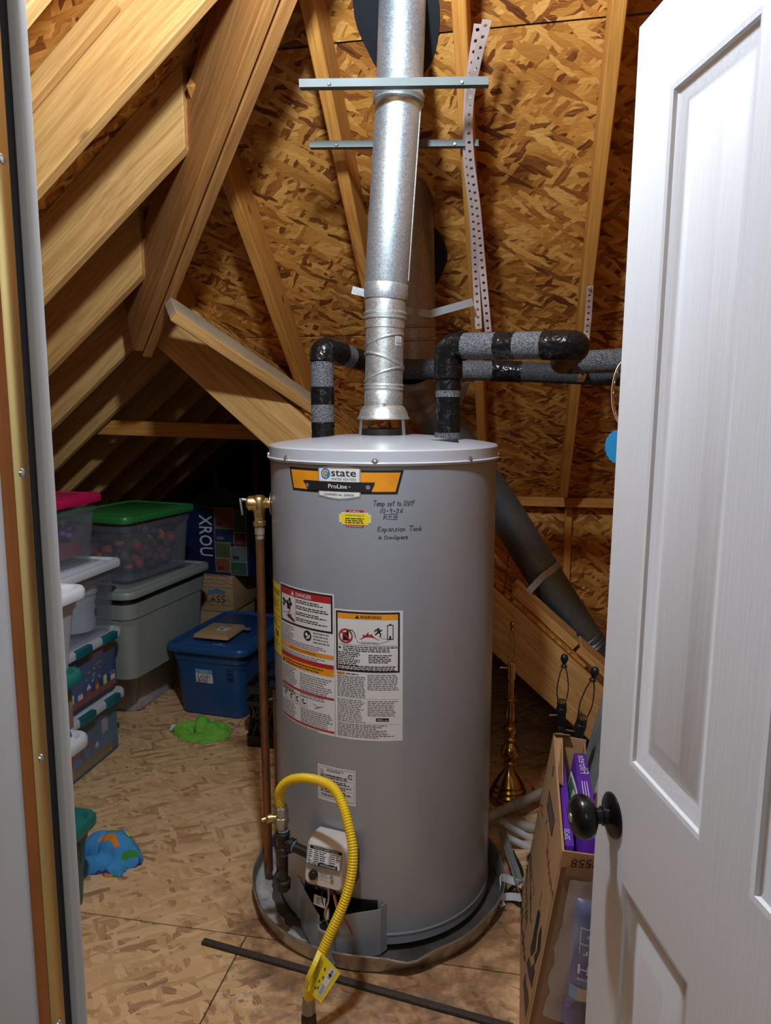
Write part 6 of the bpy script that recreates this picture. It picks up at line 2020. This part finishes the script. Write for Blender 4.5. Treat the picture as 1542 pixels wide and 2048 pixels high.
# filters and papers standing in the carton
def inbox(name, label, x0, x1, y0, y1, z0, z1, mat, cat='box'):
    t = thing(name, label, cat)
    q = [cpt(x0, y0, z0), cpt(x1, y0, z0), cpt(x1, y1, z0), cpt(x0, y1, z0)]
    q2 = [cpt(x0, y0, z1), cpt(x1, y0, z1), cpt(x1, y1, z1), cpt(x0, y1, z1)]
    MB().loft([q, q2]).build('carton', mat, t, 30, 0.002)
    return t
fa = inbox('filter_box', 'purple air filter box standing in the carton, left one', 0.010, 0.034, 1.56, 1.96, 0.012, 0.512, M_PURPLE)
d = Decal(lambda u, v, off: tuple(cpt(v, 1.56 + u, 0.5125 + off)), 5)
d.text('20x20', 0.02, 0.014, 0.018, M_PAPER, 0)
d.build(fa, 'print')
fb_ = inbox('filter_box', 'purple air filter box standing in the carton, right one with white lettering', 0.052, 0.084, 1.545, 1.95, 0.012, 0.545, M_PURPLE)
d = Decal(lambda u, v, off: tuple(cpt(0.052 + u, 1.545 - off - .0005, v)), 5)
d.text('Filtrete', 0.026, 0.52, 0.026, M_PAPER, 0, rot=-PI / 2, fit=0.085)
for k in range(3):
    d.rect(0.006 + k * .004, 0.36, 0.0075 + k * .004, 0.42, M_PAPER, 0)
d.build(fb_, 'print')
d = Decal(lambda u, v, off: tuple(cpt(0.052 + v, 1.545 + u, 0.5455 + off)), 5)
d.text('Filtrete', 0.29, 0.009, 0.030, M_PAPER, 0, fit=0.10)
for k in range(3):
    d.rect(0.16, 0.008 + k * .006, 0.25, 0.010 + k * .006, M_PAPER, 0)
d.build(fb_, 'print')
pb = thing('paper_packet', 'white and green folded paper packet between the filter boxes', 'paper')
for k, (x, mt) in enumerate(((0.037, M_PAPER), (0.040, plain('green_print', (0.05, 0.22, 0.08), .5)), (0.043, M_PAPER), (0.047, plain('pale_green_print', (0.40, 0.50, 0.38), .5)))):
    pts = [cpt(x + 0.006 * math.sin(i * .5 + k), 1.66 + i * 0.03, 0.0) for i in range(8)]
    r0_ = [Vector((p.x + 0.30 * LEAN, p.y, 0.30)) for p in pts]
    r1_ = [Vector((p.x + 0.53 * LEAN + .006, p.y, 0.532 - 0.006 * k)) for p in pts]
    r2_ = [p + Vector((0.0018, 0, 0)) for p in r1_]
    r3_ = [p + Vector((0.0018, 0, 0)) for p in r0_]
    MB().loft([r0_, r1_, r2_, r3_], False, False, closed=False).build('sheet', mt, pb, 0)

# clear bag with navy packet in front of the carton
nb = thing('packet', 'navy plastic packet with white lettering beside the carton', 'packet')
A0, A1, B0, B1 = P(1150, 1795, 1.42), P(1225, 1810, 1.42), P(1133, 2000, 1.40), P(1210, 2010, 1.40)
n_ = (A1 - A0).cross(B0 - A0).normalized()
if n_.y > 0:
    n_ = -n_
rows = []
NI, NJ = 10, 14
front, backp = [], []
for j in range(NJ + 1):
    fr_, bk_ = [], []
    for i in range(NI + 1):
        u, v = i / NI, j / NJ
        p = A0.lerp(A1, u).lerp(B0.lerp(B1, u), v)
        bl_ = 0.022 * (1 - (2 * u - 1) ** 4) * (1 - (2 * v - 1) ** 6)
        w_ = 0.004 * noise.noise(Vector((u * 5, v * 7, 2)))
        fr_.append(p + n_ * (bl_ + w_ * (bl_ > 0)))
        bk_.append(p - n_ * bl_)
    rows.append(fr_ + bk_[::-1])
MB().loft(rows).build('packet_body', plain('navy_film', (0.05, 0.07, 0.20), 0.28, var=0.2, scale=12, coat=0.3), nb, 60)
def nmap(u, v, off):
    bl_ = 0.022 * (1 - (2 * u - 1) ** 4) * (1 - (2 * v - 1) ** 6)
    return tuple(A0.lerp(A1, u).lerp(B0.lerp(B1, u), v) + n_ * (bl_ + 0.0045 + off))
d = Decal(nmap, 0.08)
def ntext(s, u, v, h, fit, rot=0):
    vs_, fs = text_geo(s, 1.0)
    if not vs_:
        return
    x0, x1 = min(p[0] for p in vs_), max(p[0] for p in vs_)
    k = fit / (x1 - x0)
    pts = [(u + (x - x0) * k, v - y * h) if not rot else (u + fit - (x - x0) * k, v + y * h) for x, y in vs_]
    d._a(M_PAPER, pts, fs, 0)
ntext('Health', 0.14, 0.66, 0.13, 1.1)
ntext('and beauty', 0.14, 0.72, 0.05, 0.8)
ntext('value', 0.30, 0.28, 0.06, 0.5, 1)
ntext('pillows', 0.16, 0.36, 0.045, 0.5, 1)
ntext('Ter', 0.22, 0.43, 0.09, 0.5, 1)
d.rect(0.14, 0.22, 0.15, 0.47, M_PAPER, 0)
d.rect(0.14, 0.22, 0.9, 0.226, M_PAPER, 0)
d.rect(0.02, 0.80, 0.16, 0.93, plain('sky_print', (0.12, 0.30, 0.55), .4), 0)
d.rect(0.16, 0.80, 0.45, 0.95, plain('cream_print', (0.55, 0.48, 0.36), .4), 0)
d.build(nb, 'print')
pp2 = thing('packet', 'purple packet low down in the clear bag by the door', 'packet')
a_, b_ = P(1128, 2012, 1.405), P(1215, 2022, 1.40)
MB().loft([[a_, b_, b_ + Vector((0, .03, 0)), a_ + Vector((0, .03, 0))], [Vector((p.x - .015, p.y, 0.004)) for p in (a_, b_, b_ + Vector((0, .03, 0)), a_ + Vector((0, .03, 0)))]]).build('packet_body', plain('deep_purple_film', (0.05, 0.02, 0.14), 0.35), pp2, 30, 0.003)
bgm, bt, bb = nt_new('clear_film')
bb.inputs['Roughness'].default_value = 0.12
bb.inputs['Base Color'].default_value = (0.9, 0.9, 0.92, 1)
tr_ = bt.nodes.new('ShaderNodeBsdfTransparent')
mx_ = bt.nodes.new('ShaderNodeMixShader')
mx_.inputs[0].default_value = 0.86
L(bt, bb.outputs[0], mx_.inputs[1])
L(bt, tr_.outputs[0], mx_.inputs[2])
L(bt, mx_.outputs[0], bt.nodes['Material Output'].inputs[0])
cbg = thing('plastic_bag', 'clear crinkled plastic bag hanging round the navy packet', 'plastic bag')
C0, C1, C2, C3 = P(1140, 1760, 1.395), P(1230, 1745, 1.395), P(1085, 2030, 1.365), P(1215, 2046, 1.365)
rows = []
for j in range(17):
    row = []
    for i in range(13):
        u, v = i / 12, j / 16
        p = C0.lerp(C1, u).lerp(C2.lerp(C3, u), v)
        row.append(p + n_ * (0.012 * noise.noise(Vector((u * 6, v * 8, 1))) + 0.02 * math.sin(PI * u)) + RGT * 0.010 * noise.noise(Vector((u * 4, v * 9, 5))))
    rows.append(row)
MB().loft(rows, False, False, closed=False).build('film', bgm, cbg, 60)

# white rack, poles and old pipe on the floor
op = thing('floor_pipe', 'dirty pale plastic pipe lying on the floor behind the pan', 'pipe')
o0, o1 = Vector((-0.13, 2.37, 0.055)), Vector((0.16, 2.68, 0.055))
MB().tube([o0, o1], 0.0175, 20).build('pipe', M_PVC, op, 40)
MB().tube([o0.lerp(o1, .42), o0.lerp(o1, .55)], 0.0205, 20).build('coupling', M_PVC, op, 40)
MB().tube([Vector((-0.05, 2.45, 0.0175)), Vector((0.25, 2.42, 0.0175))], 0.0175, 20).build('support_pipe', M_PVC, op, 40)
rk = thing('wall_rack', 'white metal rack with curved hook ends lying beside the pan', 'rack')
k0 = P(1003, 1652, 2.30)
k1 = P(1042, 1765, 2.02)
k2 = P(1000, 1665, 2.27)
k3 = P(1034, 1770, 2.00)
MB().ribbon([k0, k1], (0.9, 0.3, 0.2), 0.016, 0.006).build('strut', M_STEEL, rk, 30)
MB().ribbon([k2, k3], (0.9, 0.3, 0.2), 0.008, 0.006).build('strut', M_STEEL, rk, 30)
MB().tube([P(1008, 1648, 2.31), P(1085, 1690, 2.36)], 0.0115, 16).build('tube', M_WHITEP, rk, 40)
MB().tube([P(1000, 1668, 2.27), P(1085, 1708, 2.30)], 0.0115, 16).build('tube', M_WHITEP, rk, 40)
def hookband(pxs, f):
    pts = smooth_path([P(x, y, f_) for x, y, f_ in pxs], 5)
    MB().ribbon(pts, (0, 0.2, 1), 0.022, 0.002).build('hook', M_WHITEP, rk, 40)
hookband([(1044, 1770, 2.02), (1022, 1760, 2.04), (1006, 1755, 2.03), (1000, 1763, 2.01), (1001, 1775, 1.99)], 0)
hookband([(1042, 1795, 1.99), (1020, 1793, 2.01), (1006, 1795, 2.0), (1002, 1803, 1.98), (1006, 1813, 1.97)], 0)
bc = thing('cable', 'black cable coiled on the floor behind the carton', 'cable')
MB().tube(smooth_path([Vector(p) for p in ((0.0, 2.30, 0.006), (0.03, 2.18, 0.006), (-0.01, 2.08, 0.006), (0.06, 2.02, 0.006), (0.14, 2.12, 0.006))], 8), 0.005, 8).build('lead', M_BLACK, bc, 50)
wf = thing('screen_frame', 'pale framed panel leaning behind the door edge', 'frame')
wa, wb_ = Vector((0.165, 2.02, 0.02)), Vector((0.36, 2.02, 0.98))
for dy, nm, mt, w in ((0.0, 'stile', M_WHITEP, 0.030), (0.06, 'stile', plain('grey_frame', (0.35, 0.38, 0.40), .5), 0.022)):
    MB().ribbon([wa + Vector((dy * .3, dy, 0)), wb_ + Vector((dy * .3, dy, 0))], (1, 0.2, 0), w, 0.018).build(nm, mt, wf, 30)
cpanel('glazing', wa + Vector((.02, .10, .02)), wa + Vector((.02, .45, .02)), wb_ + Vector((.02, .45, -.02)), wb_ + Vector((.02, .10, -.02)), 0.006, (1, 0, -.2), plain('pale_panel', (0.40, 0.44, 0.46), .4), wf)
bs = thing('blue_fan', 'bright blue scalloped plastic disc showing beside the door edge', 'plastic disc')
c = P(1236, 893, 1.75)
ring0 = []
pts = []
for k in range(36):
    a = 2 * PI * k / 36
    r = 0.034 * (1 + 0.05 * (k % 2))
    pts.append(c + RGT * r * math.cos(a) * .85 + Vector((0, 0, 1)) * r * 1.15 * math.sin(a))
cc = [p + FWD * 0.006 for p in pts]
inn = [c + (p - c) * 0.55 + FWD * 0.015 for p in pts]
MB().loft([pts, cc, inn]).build('disc', M_SKY, bs, 40)
MB().tube([c + Vector((0, 0, 0.02)), c + RGT * 0.06 + Vector((0, 0, 0.05))], 0.005, 10).build('stem', M_WHITEP, bs, 40)
